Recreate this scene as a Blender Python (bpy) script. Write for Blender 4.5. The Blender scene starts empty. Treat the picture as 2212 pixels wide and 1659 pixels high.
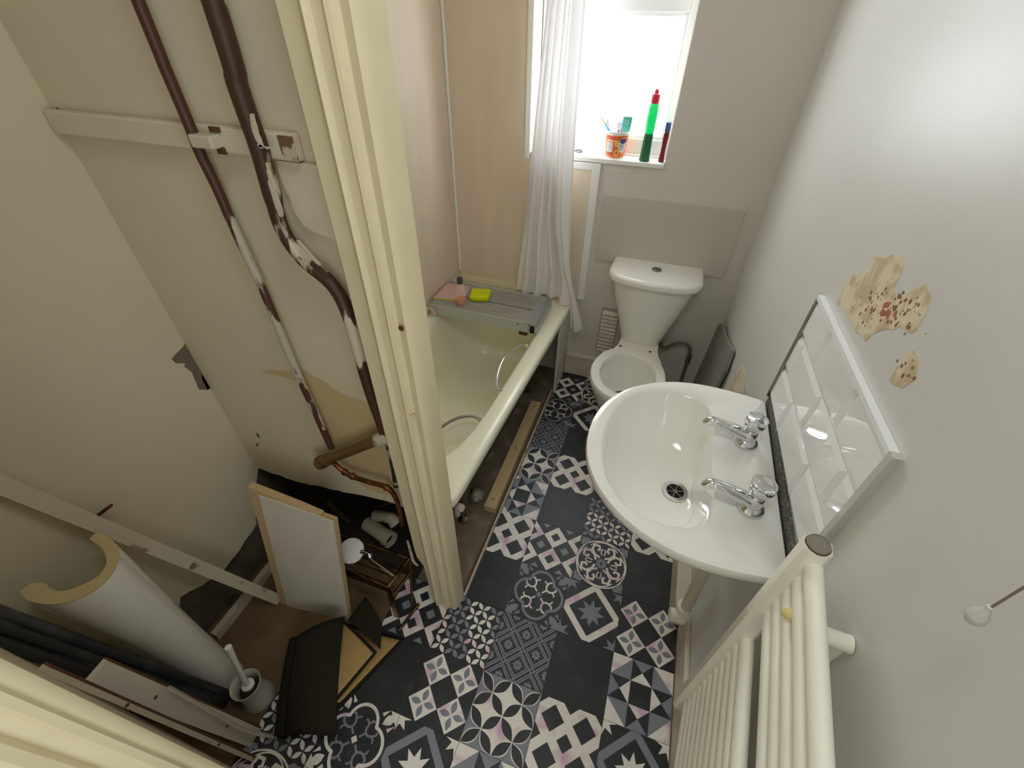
import bpy, bmesh, math, random
from mathutils import Vector, Matrix, noise
random.seed(7)
PI = math.pi
SC = bpy.context.scene
COL = SC.collection

# ------------------------------------------------------------------ camera
F = 951.8; W, H = 2212, 1659
CAM = Vector((0.4382, -0.6523, 1.6785))
RX = Vector((0.94379149, 0.33037412, 0.01051509))
RY = Vector((0.2210096, -0.60707196, -0.76329444))      # image down
RZ = Vector((-0.24578931, 0.72271473, -0.6459652))      # forward
cd = bpy.data.cameras.new('camera'); cam = bpy.data.objects.new('camera', cd); COL.objects.link(cam)
cd.sensor_fit = 'HORIZONTAL'; cd.sensor_width = 36.0; cd.lens = F / W * 36.0
cd.clip_start = 0.02; cd.clip_end = 50
M = Matrix((RX, -RY, -RZ)).transposed().to_4x4(); M.translation = CAM
cam.matrix_world = M
SC.camera = cam
def at(u, v, ax, val):
    """photo pixel -> point on the plane axis=val"""
    d = RX * ((u - W / 2) / F) + RY * ((v - H / 2) / F) + RZ
    return CAM + d * ((val - CAM[ax]) / d[ax])

# ------------------------------------------------------------------ world, exposure
wd = bpy.data.worlds.new('world'); SC.world = wd; wd.use_nodes = True
wd.node_tree.nodes['Background'].inputs[0].default_value = (0.9, 0.95, 1.0, 1)
wd.node_tree.nodes['Background'].inputs[1].default_value = 0.3
SC.view_settings.view_transform = 'Standard'; SC.view_settings.look = 'None'
SC.view_settings.gamma = 1.0; SC.view_settings.use_curve_mapping = False
SC.view_settings.exposure = 0.0
SC.cycles.max_bounces = 10; SC.cycles.diffuse_bounces = 7; SC.cycles.glossy_bounces = 4
SC.cycles.caustics_reflective = False; SC.cycles.caustics_refractive = False
SC.cycles.sample_clamp_indirect = 6.0
SC.cycles.use_denoising = True
WINDOW_LIGHT = 10.5      # frosted bathroom window
FILL_LAMP = 20.0       # ceiling lamp added over the doorway to lift brightness
HALL_FILL = 4.3        # window added behind the camera as fill

# ------------------------------------------------------------------ materials
MATS = {}
def lin(c):
    return tuple(((x / 255) / 12.92 if x / 255 <= .04045 else ((x / 255 + .055) / 1.055) ** 2.4) for x in c)
def mat(name, col, rough=.5, metal=0, var=0, vscale=8, bump=0, bscale=60, col2=None, mix=(.45, .6), mscale=6, spec=.5,
        emit=0, alpha=1, trans=0, mdetail=4, stretch=None, coat=0, ior=1.45):
    if name in MATS: return MATS[name]
    m = bpy.data.materials.new(name); m.use_nodes = True
    nt = m.node_tree; b = nt.nodes['Principled BSDF']; L = nt.links
    c = lin(col) + (1,)
    b.inputs['Base Color'].default_value = c
    b.inputs['Roughness'].default_value = rough; b.inputs['Metallic'].default_value = metal
    b.inputs['Specular IOR Level'].default_value = spec; b.inputs['Alpha'].default_value = alpha
    b.inputs['Transmission Weight'].default_value = trans; b.inputs['IOR'].default_value = ior
    b.inputs['Coat Weight'].default_value = coat
    tc = nt.nodes.new('ShaderNodeTexCoord')
    src = tc.outputs['Object']
    if stretch:
        mp = nt.nodes.new('ShaderNodeMapping'); mp.inputs['Scale'].default_value = stretch
        L.new(src, mp.inputs[0]); src = mp.outputs[0]
    out = None
    if var:
        n = nt.nodes.new('ShaderNodeTexNoise'); n.inputs['Scale'].default_value = vscale; n.inputs['Detail'].default_value = 5
        L.new(src, n.inputs['Vector'])
        r = nt.nodes.new('ShaderNodeMapRange'); r.inputs[1].default_value = .25; r.inputs[2].default_value = .75
        r.inputs[3].default_value = 1 - var; r.inputs[4].default_value = 1 + var
        L.new(n.outputs['Fac'], r.inputs[0])
        mu = nt.nodes.new('ShaderNodeMix'); mu.data_type = 'RGBA'; mu.blend_type = 'MULTIPLY'; mu.inputs[0].default_value = 1
        mu.inputs[6].default_value = c; L.new(r.outputs[0], mu.inputs[7]); out = mu.outputs[2]
    if col2:
        n = nt.nodes.new('ShaderNodeTexNoise'); n.inputs['Scale'].default_value = mscale; n.inputs['Detail'].default_value = mdetail
        L.new(src, n.inputs['Vector'])
        r = nt.nodes.new('ShaderNodeMapRange'); r.inputs[1].default_value = mix[0]; r.inputs[2].default_value = mix[1]
        L.new(n.outputs['Fac'], r.inputs[0])
        mx = nt.nodes.new('ShaderNodeMix'); mx.data_type = 'RGBA'
        L.new(r.outputs[0], mx.inputs[0])
        if out: L.new(out, mx.inputs[6])
        else: mx.inputs[6].default_value = c
        mx.inputs[7].default_value = lin(col2) + (1,)
        out = mx.outputs[2]
    if out: L.new(out, b.inputs['Base Color'])
    if bump:
        n = nt.nodes.new('ShaderNodeTexNoise'); n.inputs['Scale'].default_value = bscale; n.inputs['Detail'].default_value = 3
        L.new(src, n.inputs['Vector'])
        bp = nt.nodes.new('ShaderNodeBump'); bp.inputs['Strength'].default_value = bump; bp.inputs['Distance'].default_value = .004
        L.new(n.outputs['Fac'], bp.inputs['Height']); L.new(bp.outputs[0], b.inputs['Normal'])
    if emit:
        b.inputs['Emission Color'].default_value = c; b.inputs['Emission Strength'].default_value = emit
    MATS[name] = m
    return m

WALL = mat('wall_paint', (214, 208, 200), .5, var=.03, vscale=3, bump=.12, bscale=26)
WALLW = mat('wall_paint_gloss', (214, 214, 209), .38, var=.03, vscale=2.5, bump=.15, bscale=14)
CUPW = mat('cupboard_paint', (208, 197, 170), .6, var=.05, vscale=3, bump=.1, bscale=30)
CREAM = mat('cream_gloss', (222, 209, 174), .35, var=.04, vscale=14, bump=.12, bscale=40)
CREAM2 = mat('cream_radiator', (248, 246, 232), .35, var=.03, vscale=10, bump=.06, bscale=60)
SKIRT = mat('cream_skirting', (214, 206, 186), .45, var=.06, vscale=12, bump=.1)
PANELB = mat('beige_wall_panel', (222, 206, 184), .5, var=.05, vscale=5, stretch=(3, 3, .5))
WHITE = mat('white_plastic', (236, 236, 232), .35)
UPVC = mat('white_frame', (238, 240, 240), .3)
CERAM = mat('ceramic', (240, 239, 232), .09, coat=.3)
ACRYL = mat('bath_acrylic', (238, 236, 212), .18, var=.02, vscale=3)
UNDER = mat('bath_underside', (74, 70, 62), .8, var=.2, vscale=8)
CHROME = mat('chrome', (222, 224, 226), .08, metal=1)
DCHROME = mat('dull_chrome', (150, 150, 146), .28, metal=1)
BRASS = mat('aged_brass', (150, 118, 78), .3, metal=1, col2=(92, 66, 44), mix=(.45, .65), mscale=20)
COPPER = mat('copper_pipe', (138, 84, 50), .4, metal=.8, col2=(90, 56, 36), mix=(.4, .6), mscale=30)
BRONZE = mat('bronze_pipe', (128, 96, 54), .4, metal=.6, var=.15, vscale=20)
PIPE1 = mat('peeling_pipe', (62, 34, 22), .5, col2=(190, 182, 160), mix=(.49, .53), mscale=9, mdetail=8, stretch=(1.8, 1.8, .8))
def flake(name, brown, white, z0, k, scale=14):
    m = bpy.data.materials.new(name); m.use_nodes = True; nt = m.node_tree; b = nt.nodes['Principled BSDF']; L = nt.links; b.inputs['Roughness'].default_value = .5
    tc = nt.nodes.new('ShaderNodeTexCoord'); n = nt.nodes.new('ShaderNodeTexNoise'); n.inputs['Scale'].default_value = scale; n.inputs['Detail'].default_value = 9
    mp = nt.nodes.new('ShaderNodeMapping'); mp.inputs['Scale'].default_value = (2, 2, .5); L.new(tc.outputs['Object'], mp.inputs[0]); L.new(mp.outputs[0], n.inputs['Vector'])
    sx = nt.nodes.new('ShaderNodeSeparateXYZ'); L.new(tc.outputs['Object'], sx.inputs[0])
    a = nt.nodes.new('ShaderNodeMath'); a.operation = 'MULTIPLY_ADD'; a.use_clamp = False; L.new(sx.outputs[2], a.inputs[0]); a.inputs[1].default_value = -k; a.inputs[2].default_value = k * z0
    c = nt.nodes.new('ShaderNodeClamp'); L.new(a.outputs[0], c.inputs[0]); c.inputs[1].default_value = -.25; c.inputs[2].default_value = .05
    d = nt.nodes.new('ShaderNodeMath'); d.operation = 'ADD'; L.new(n.outputs['Fac'], d.inputs[0]); L.new(c.outputs[0], d.inputs[1])
    r = nt.nodes.new('ShaderNodeMapRange'); r.inputs[1].default_value = .50; r.inputs[2].default_value = .525; L.new(d.outputs[0], r.inputs[0])
    mx = nt.nodes.new('ShaderNodeMix'); mx.data_type = 'RGBA'; mx.inputs[6].default_value = lin(brown) + (1,); mx.inputs[7].default_value = lin(white) + (1,)
    L.new(r.outputs[0], mx.inputs[0]); L.new(mx.outputs[2], b.inputs['Base Color']); return m
PIPE1 = flake('flaking_pipe', (74, 40, 26), (176, 170, 150), 1.38, 2.0)
PIPE2 = mat('peeling_pipe_brown', (66, 42, 26), .5, col2=(196, 186, 162), mix=(.59, .62), mscale=8, mdetail=8, stretch=(2, 2, .6))
PLAST = mat('raw_plaster', (222, 208, 182), .9, col2=(198, 178, 146), mix=(.45, .6), mscale=30, bump=.5, bscale=70)
BRICK = mat('brick_red', (176, 104, 76), .9, var=.15, bump=.4)
BARE = mat('bare_wall_dark', (92, 82, 66), .95, var=.25, vscale=14, bump=.5, bscale=40)
BAREFL = mat('bare_floor', (112, 90, 62), .85, var=.2, vscale=10, bump=.2)
DUSTFL = mat('dusty_floor', (120, 106, 88), .9, col2=(150, 138, 120), mix=(.5, .7), mscale=12, var=.1)
RENDERG = mat('grey_render', (140, 137, 130), .9, var=.12, vscale=12, bump=.3)
DARK = mat('dark_gap', (24, 22, 20), .9)
MOULD = mat('mouldy_gap', (84, 84, 76), .9, col2=(140, 138, 126), mix=(.5, .65), mscale=160)
WOOD = mat('raw_timber', (200, 172, 128), .7, var=.1, vscale=8, stretch=(12, 1.5, 12), bump=.1)
OLDW = mat('painted_timber', (196, 186, 164), .65, col2=(120, 100, 74), mix=(.62, .68), mscale=18, var=.06)
BROWNW = mat('brown_timber', (96, 62, 38), .7, var=.2, vscale=14)
CHIP = mat('chipboard_edge', (196, 168, 126), .85, var=.12, vscale=90, bump=.3, bscale=160)
BOARDW = mat('white_board', (212, 204, 190), .45, var=.03)
BLACKR = mat('black_rod', (46, 46, 46), .4, col2=(84, 84, 82), mix=(.5, .7), mscale=14, stretch=(1, 1, .3))
PILE = mat('carpet_pile', (50, 46, 36), 1, var=.35, vscale=260, bump=1, bscale=500, spec=.1)
BACK = mat('carpet_backing', (178, 146, 92), .9, var=.08, vscale=60)
BENCHG = mat('bench_grey', (150, 148, 140), .5, col2=(182, 178, 166), mix=(.5, .7), mscale=10, stretch=(1, 14, 4))
BENCHM = mat('bench_metal', (170, 176, 178), .3, metal=.6)
CURT = mat('curtain_fabric', (240, 238, 236), .8)
b = CURT.node_tree.nodes['Principled BSDF']
tr = CURT.node_tree.nodes.new('ShaderNodeBsdfTranslucent'); tr.inputs[0].default_value = (.9, .9, .93, 1)
mxs = CURT.node_tree.nodes.new('ShaderNodeMixShader'); mxs.inputs[0].default_value = .10
CURT.node_tree.links.new(b.outputs[0], mxs.inputs[1]); CURT.node_tree.links.new(tr.outputs[0], mxs.inputs[2])
CURT.node_tree.links.new(mxs.outputs[0], CURT.node_tree.nodes['Material Output'].inputs[0])
def glow(name, col, s):
    m = bpy.data.materials.new(name); m.use_nodes = True; nt = m.node_tree
    nt.nodes.clear(); o = nt.nodes.new('ShaderNodeOutputMaterial'); e = nt.nodes.new('ShaderNodeEmission')
    n = nt.nodes.new('ShaderNodeTexNoise'); n.inputs['Scale'].default_value = 90
    tc = nt.nodes.new('ShaderNodeTexCoord'); nt.links.new(tc.outputs['Object'], n.inputs['Vector'])
    r = nt.nodes.new('ShaderNodeMapRange'); r.inputs[3].default_value = s * .94; r.inputs[4].default_value = s * 1.06
    nt.links.new(n.outputs['Fac'], r.inputs[0]); nt.links.new(r.outputs[0], e.inputs[1])
    e.inputs[0].default_value = tuple(col) + (1,); nt.links.new(e.outputs[0], o.inputs[0])
    return m
PANE1 = glow('frosted_daylight_glass', (.9, .96, 1.0), WINDOW_LIGHT)
LAMPM = glow('fill_lamp_diffuser', (.93, .98, 1.0), FILL_LAMP)
PANE2 = glow('hall_fill_glass', (.92, .98, 1.0), HALL_FILL)

# ------------------------------------------------------------------ mesh helpers
def link(name, me, m, parent=None):
    o = bpy.data.objects.new(name, me); COL.objects.link(o)
    if m is not None:
        for x in (m if isinstance(m, (list, tuple)) else [m]): me.materials.append(x)
    if parent is not None: o.parent = parent
    return o
def obj(name, bm, m, parent=None, smooth=False, loc=None):
    bmesh.ops.recalc_face_normals(bm, faces=bm.faces)
    if loc is not None:
        bmesh.ops.translate(bm, verts=bm.verts, vec=-Vector(loc))
    me = bpy.data.meshes.new(name); bm.to_mesh(me); bm.free()
    if smooth:
        for p in me.polygons: p.use_smooth = True
        me.set_sharp_from_angle(angle=math.radians(smooth if smooth > 1 else 40))
    o = link(name, me, m, parent)
    if loc is not None: o.location = loc
    return o
def tag(o, label, cat, group=None, kind=None):
    o['label'] = label; o['category'] = cat
    if group: o['group'] = group
    if kind: o['kind'] = kind
    return o
def struct(o, label=None):
    o['kind'] = 'structure'
    if label: o['label'] = label
    return o
def thing(name, label, cat, loc=(0, 0, 0), group=None):
    o = bpy.data.objects.new(name, None); COL.objects.link(o); o.empty_display_size = .05
    return tag(o, label, cat, group)
def box(bm, x0, x1, y0, y1, z0, z1, bev=0, seg=2):
    r = bmesh.ops.create_cube(bm, size=1)
    vs = r['verts']
    for v in vs:
        v.co = Vector(((x0 + x1) / 2 + v.co.x * (x1 - x0), (y0 + y1) / 2 + v.co.y * (y1 - y0), (z0 + z1) / 2 + v.co.z * (z1 - z0)))
    if bev:
        es = {e for v in vs for e in v.link_edges}
        bmesh.ops.bevel(bm, geom=list(es), offset=bev, segments=seg, affect='EDGES', profile=.5)
def bx(name, dims, m, parent=None, bev=0, smooth=False):
    bm = bmesh.new(); box(bm, *dims, bev=bev); return obj(name, bm, m, parent, smooth=smooth)
def tube(bm, pts, r, n=12, cap=True, closed=False):
    pts = [Vector(p) for p in pts]; k = len(pts)
    rr = r if isinstance(r, (list, tuple)) else [r] * k
    rings = []; up = None
    for i, p in enumerate(pts):
        if closed: t = (pts[(i + 1) % k] - pts[i - 1]).normalized()
        else: t = (pts[min(i + 1, k - 1)] - pts[max(i - 1, 0)]).normalized()
        if up is None:
            up = Vector((0, 0, 1)) if abs(t.z) < .9 else Vector((1, 0, 0))
        s = t.cross(up)
        if s.length < 1e-6: s = t.orthogonal()
        s.normalize(); up = s.cross(t).normalized()
        rings.append([bm.verts.new(p + (s * math.cos(2 * PI * j / n) + up * math.sin(2 * PI * j / n)) * rr[i]) for j in range(n)])
    for i in range(k if closed else k - 1):
        a, b2 = rings[i], rings[(i + 1) % k]
        for j in range(n): bm.faces.new((a[j], a[(j + 1) % n], b2[(j + 1) % n], b2[j]))
    if cap and not closed:
        bm.faces.new(rings[0]); bm.faces.new(rings[-1])
def smooth_path(pts, sub=6):
    """Catmull-Rom"""
    P = [Vector(p) for p in pts]; P = [P[0] * 2 - P[1]] + P + [P[-1] * 2 - P[-2]]; out = []
    for i in range(1, len(P) - 2):
        for s in range(sub):
            t = s / sub
            out.append(.5 * ((2 * P[i]) + (P[i + 1] - P[i - 1]) * t + (2 * P[i - 1] - 5 * P[i] + 4 * P[i + 1] - P[i + 2]) * t * t + (3 * P[i] - P[i - 1] - 3 * P[i + 1] + P[i + 2]) * t ** 3))
    out.append(P[-2]); return out
def loft(bm, rings, cap0=False, cap1=False):
    R = [[bm.verts.new(p) for p in r] for r in rings]; n = len(R[0])
    for a, b2 in zip(R, R[1:]):
        for j in range(n): bm.faces.new((a[j], a[(j + 1) % n], b2[(j + 1) % n], b2[j]))
    if cap0: bm.faces.new(R[0])
    if cap1: bm.faces.new(R[-1])
    return R
def lathe(bm, prof, c, n=24, axis=(0, 0, 1), cap0=True, cap1=True):
    c = Vector(c); ax = Vector(axis).normalized(); s = ax.orthogonal().normalized(); t = ax.cross(s)
    loft(bm, [[c + ax * h + (s * math.cos(2 * PI * j / n) + t * math.sin(2 * PI * j / n)) * max(r, 1e-5) for j in range(n)] for r, h in prof], cap0, cap1)
def prism(bm, poly, vec):
    """polygon (list of 3D points) extruded by vec"""
    a = [bm.verts.new(p) for p in poly]; b2 = [bm.verts.new(Vector(p) + Vector(vec)) for p in poly]; n = len(a)
    bm.faces.new(a); bm.faces.new(b2)
    for i in range(n): bm.faces.new((a[i], a[(i + 1) % n], b2[(i + 1) % n], b2[i]))
def pris(name, poly, vec, m, parent=None):
    bm = bmesh.new(); prism(bm, poly, vec); return obj(name, bm, m, parent)
def bar(bm, a, b2, w, t, side):
    """rectangular bar a->b, width w along side, thickness t"""
    a = Vector(a); b2 = Vector(b2); d = (b2 - a).normalized(); s = Vector(side); s = (s - d * s.dot(d)).normalized(); n = d.cross(s)
    loft(bm, [[p + s * (sx * w / 2) + n * (sy * t / 2) for sx, sy in ((-1, -1), (1, -1), (1, 1), (-1, 1))] for p in (a, b2)], True, True)
def jag(pts, amp, step, seed=0):
    """roughen a 2D polyline"""
    rnd = random.Random(seed); out = []
    for (x0, y0), (x1, y1) in zip(pts, pts[1:]):
        L = math.hypot(x1 - x0, y1 - y0); n = max(1, int(L / step))
        for i in range(n):
            t = i / n; k = 0 if i == 0 else 1
            out.append((x0 + (x1 - x0) * t + k * rnd.uniform(-amp, amp), y0 + (y1 - y0) * t + k * rnd.uniform(-amp, amp)))
    out.append(pts[-1]); return out

# key planes (metres)
XR, XB, XC, YB, ZC = 0.82, -0.60, -0.745, 1.46, 2.4
YH = -2.0               # hall end wall
WX0, WX1, WZ0, WZ1 = -0.205, 0.385, 1.195, 2.15     # bathroom window opening

# ------------------------------------------------------------------ room shell
floor = bx('floor', (-.95, 1.0, YH - .1, YB + .3, -.05, -.003), DUSTFL); struct(floor, 'grey dusty sub-floor with patterned vinyl tiles laid on it')
ceil = bx('ceiling', (-.95, 1.0, YH - .1, YB + .3, ZC, ZC + .05), WALL); struct(ceil)
bm = bmesh.new()
for d in ((XR, XR + .12, -.98, YB + .3, -.05, ZC), (XR, XR + .12, YH - .1, -1.72, -.05, ZC), (XR, XR + .12, -1.72, -.98, -.05, .6), (XR, XR + .12, -1.72, -.98, 2.05, ZC)): box(bm, *d)
wr = obj('wall_right', bm, WALLW); struct(wr, 'white painted plaster wall behind the basin with peeled patches')
bm = bmesh.new()
for d in ((-.95, WX0, YB, YB + .16, -.05, ZC), (WX1, XR, YB, YB + .16, -.05, ZC), (WX0, WX1, YB, YB + .16, -.05, WZ0 - .02), (WX0, WX1, YB, YB + .16, WZ1, ZC)): box(bm, *d)
wb = obj('wall_back', bm, WALL); struct(wb, 'off-white wall with the window behind the toilet')
wl = bx('wall_left', (XB - .1, XB, .06, YB, .47, ZC), PANELB); struct(wl, 'beige boarded wall along the bath')
wlb = bx('wall_left_base', (XB - .1, XB, .06, YB, -.05, .47), mat('shaded_masonry', (44, 36, 30), .95, var=.3, vscale=20, bump=.4)); struct(wlb, 'masonry below the bath edge, darkened to imitate shade')  # dark colour imitates the shade below the tub
# beige boarding on the window wall over the bath
bm = bmesh.new()
box(bm, XB, WX0 - .006, YB - .008, YB - .001, .5, ZC); box(bm, WX0 - .006, .085, YB - .008, YB - .001, .5, WZ0 - .026)
o = obj('wall_panel', bm, PANELB, wb); o['label'] = 'beige wall boarding above the end of the bath'
bm = bmesh.new()
for d in ((.085, .121, YB - .013, YB - .0005, .50, WZ0 - .022), (-.01, .085, YB - .013, YB - .0005, WZ0 - .052, WZ0 - .022), (WX0 - .028, WX0 - .002, YB - .013, YB - .0005, WZ0 - .03, ZC)): box(bm, *d, bev=.003)
o = obj('edge_trim', bm, WHITE, wb); o['label'] = 'white edging around the beige boarding'
bm = bmesh.new(); tube(bm, [(XB + .006, YB - .012, .56), (XB + .006, YB - .012, ZC)], .007, 8); obj('corner_trim', bm, WHITE, wb)
# scratched ridge lines of old filler under the sill
bm = bmesh.new(); bar(bm, at(1380, 358, 1, YB - .001), at(1362, 378, 1, YB - .001), .006, .002, (1, 0, 0)); bar(bm, at(1340, 372, 1, YB - .001), at(1318, 377, 1, YB - .001), .004, .002, (0, 0, 1)); obj('filler_ridge', bm, WALL, wb)

# cupboard and hall walls
wp = None
bot = [at(555, 1010, 1, 0), at(640, 1040, 1, 0), at(760, 1066, 1, 0), at(850, 1087, 1, 0)]
pl_ = [(XC, 0, bot[0].z)] + [(p.x, 0, p.z) for p in bot[1:]] + [(-.06, 0, bot[-1].z - .01), (-.06, 0, ZC), (XC, 0, ZC)]
jb = jag([(p[0], p[2]) for p in pl_[:5]], .004, .03, 3)
wp = pris('wall_partition', [(x, 0, z) for x, z in jb] + [(-.06, 0, ZC), (XC - .02, 0, ZC), (XC - .02, 0, jb[0][1])], (0, .058, 0), CUPW); struct(wp, 'off-white partition wall carrying the old pipes')
wc = bx('wall_cupboard', (XC - .12, XC - .02, -.72, .4, -.05, ZC), BARE); struct(wc, 'bare dark masonry behind the cupboard plaster')
zj = [(.02, bot[0].z + .0), (-.03, .36), (-.096, .216), (-.16, .2), (-.232, .184), (-.293, .182), (-.34, .21), (-.401, .252), (-.46, .2), (-.56, .12), (-.69, .06)]
jz = jag(zj, .008, .025, 5)
pp = [(XC, y, z) for y, z in jz] + [(XC, -.72, .06), (XC, -.72, ZC), (XC, .02, ZC)]
o = pris('wall_plaster', pp, (-.02, 0, 0), CUPW, wc); o['label'] = 'off-white plaster broken away near the floor'
wn = bx('wall_near', (XC - .02, -.0755, -.84, -.672, -.05, ZC), CUPW); struct(wn, 'cupboard end wall beside the door jamb')
wh = bx('wall_hall', (-.30, -.075, YH, -.84, -.05, ZC), WALL); struct(wh)
struct(bx('wall_hall_end', (-.95, XR, YH - .1, YH, -.05, ZC), WALL))
def window(name, x0, x1, y0, y1, z0, z1, fw, pane, zs, py):
    r = bpy.data.objects.new(name, None); COL.objects.link(r); r['kind'] = 'structure'
    bm = bmesh.new()
    for d in ((x0, x0 + fw, y0, y1, z0, z1), (x1 - fw, x1, y0, y1, z0, z1), (x0 + fw, x1 - fw, y0, y1, z0, zs[0]), (x0 + fw, x1 - fw, y0, y1, zs[1], zs[2]), (x0 + fw, x1 - fw, y0, y1, zs[3], z1)): box(bm, *d, bev=.004)
    obj('window_frame', bm, UPVC, r)
    bm = bmesh.new(); fd = .012
    for a, c in ((zs[0], zs[1]), (zs[2], zs[3])):
        for d in ((x0 + fw, x0 + fw + fd, y0 + .008, y1, a, c), (x1 - fw - fd, x1 - fw, y0 + .008, y1, a, c), (x0 + fw + fd, x1 - fw - fd, y0 + .008, y1, a, a + fd), (x0 + fw + fd, x1 - fw - fd, y0 + .008, y1, c - fd, c)): box(bm, *d, bev=.003)
    obj('glazing_bead', bm, UPVC, r)
    for a, c in ((zs[0], zs[1]), (zs[2], zs[3])):
        bm = bmesh.new(); box(bm, x0 + fw + fd, x1 - fw - fd, py, py + .005, a + fd, c - fd); p = obj('pane', bm, pane, r)
    return r
w1 = window('window_1', WX0 + .002, WX1 - .002, 1.557, 1.607, WZ0, WZ1, .028, PANE1, (1.262, 1.68, 1.742, 2.11), 1.575)
w1['label'] = 'white framed frosted window above the toilet'
bm = bmesh.new(); box(bm, WX0 + .001, WX1 - .001, YB - .012, 1.556, WZ0 - .019, WZ0, bev=.003); obj('window_sill', bm, WHITE, w1)
bm = bmesh.new(); box(bm, WX0 + .004, WX1 - .004, 1.54, 1.557, WZ0, WZ0 + .008, bev=.002); obj('sill_bead', bm, UPVC, w1)
w2 = window('fill_window', .982, 1.718, XR + .02, XR + .07, .602, 2.048, .05, PANE2, (.66, 1.35, 1.4, 2.0), XR + .05)  # unseen window added to throw fill light into the cupboard
w2.rotation_euler = (0, 0, -PI / 2); w2['label'] = 'hall window added behind the camera for fill light'

# unseen ceiling lamp added for brightness; pull cord suggests a ceiling light
cl_ = thing('added_ceiling_lamp', 'round flush ceiling lamp added unseen above the doorway', 'lamp')
LC = Vector((.40, -.40, ZC))
bm = bmesh.new(); lathe(bm, [(.165, 0), (.165, -.02), (.155, -.024)], LC, 40); obj('fill_lamp_base', bm, WHITE, cl_, smooth=40)
bm = bmesh.new(); lathe(bm, [(.15, -.024), (.145, -.04), (.11, -.06), (.06, -.07), (.001, -.072)], LC, 40); obj('diffuser', bm, LAMPM, cl_, smooth=40)

# skirting boards
bs = bmesh.new(); box(bs, .06, .30, YB - .022, YB, 0, .125, bev=.004); box(bs, .06, .30, YB - .03, YB, .125, .152, bev=.006)
struct(obj('baseboard_back', bs, SKIRT), 'cream skirting board behind the toilet')
bs = bmesh.new(); box(bs, .768, XR, .16, .62, 0, .11, bev=.005)
struct(obj('baseboard_right', bs, SKIRT), 'scuffed cream skirting under the basin')
bs = bmesh.new(); box(bs, .803, XR, -.97, .155, 0, .12, bev=.004)
struct(obj('baseboard_radiator', bs, SKIRT))
# door post with moulded architrave, reaches the floor
prof = [(-.0915, -.030), (-.0915, -.052), (-.087, -.056), (-.060, -.056), (-.050, -.059), (-.045, -.066), (-.039, -.069), (-.034, -.066), (-.031, -.061),
        (-.014, -.060), (-.010, -.066), (-.005, -.070), (.001, -.068), (.004, -.061), (.010, -.058), (.018, -.060), (.026, -.062), (.032, -.056), (.034, -.045), (.038, -.02), (.039, -.0015), (-.0915, -.0015)]
bm = bmesh.new()
rings = []
for z, k in ((.006, .60), (.03, .66), (.10, .72), (.26, .76), (.31, .98), (.36, 1), (1.2, 1), (ZC, 1)):
    rings.append([Vector((x * k if x < -.06 else x, y, z + (.008 * math.sin(x * 90) if z < .02 else 0))) for x, y in prof])
loft(bm, rings, True, True)
post = obj('trim_1', bm, CREAM, smooth=35); struct(post, 'cream gloss moulded door post standing on the patterned floor')
# dents and screw hole in the post
for u, v in ((867, 709), (893, 900)):
    p = at(u, v, 1, -.066); bm = bmesh.new(); lathe(bm, [(.0045, -.002), (.006, .001), (.0055, .002), (.003, .0015), (.0025, -.001)], p, 10, (0, -1, 0)); obj('screw_hole', bm, BROWNW if v < 800 else CREAM, post)
# cupboard door jamb beside the camera
pj = [(-.668, -.052), (-.674, -.047), (-.683, -.046), (-.686, -.040), (-.694, -.038), (-.699, -.045), (-.712, -.047), (-.716, -.038), (-.726, -.034), (-.734, -.042), (-.75, -.043), (-.79, -.043), (-.80, -.05), (-.80, -.075), (-.668, -.075)]
bm = bmesh.new(); loft(bm, [[Vector((x, y, z)) for y, x in pj] for z in (0, ZC)], True, True)
struct(obj('trim_2', bm, CREAM, smooth=35), 'cream gloss moulded cupboard door jamb')

# ------------------------------------------------------------------ patterned floor tiles
T = .2
TB = mat('tile_black', (45, 46, 50), .42, var=.14, vscale=9, col2=(60, 62, 68), mix=(.55, .75), mscale=14)
TG = mat('tile_grey', (134, 136, 146), .45, var=.06, vscale=20)
TW = mat('tile_white', (240, 234, 224), .45, col2=(214, 170, 196), mix=(.53, .68), mscale=13, var=.05, vscale=30, mdetail=2)
TMATS = [TB, TG, TW]
def clip(poly, x0, x1, y0, y1):
    for ax, s, lim in ((0, 1, x0), (0, -1, -x1), (1, 1, y0), (1, -1, -y1)):
        out = []
        for i in range(len(poly)):
            a, c = poly[i - 1], poly[i]
            da, dc = s * a[ax] - lim, s * c[ax] - lim
            if (da >= 0) != (dc >= 0):
                t = da / (da - dc); out.append((a[0] + (c[0] - a[0]) * t, a[1] + (c[1] - a[1]) * t))
            if dc >= 0: out.append(c)
        poly = out
        if len(poly) < 3: return []
    return poly
def dia(cx, cy, h): return [(cx - h, cy), (cx, cy - h), (cx + h, cy), (cx, cy + h)]
def petal(ax, ay, bx_, by_, k=.2, n=7):
    dx, dy = bx_ - ax, by_ - ay; L = math.hypot(dx, dy); nx, ny = -dy / L, dx / L; pts = []
    for sgn in (1, -1):
        for i in range(n):
            t = i / n if sgn > 0 else 1 - i / n
            w = k * L * math.sin(PI * t) * sgn
            pts.append((ax + dx * t + nx * w, ay + dy * t + ny * w))
    return pts
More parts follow.
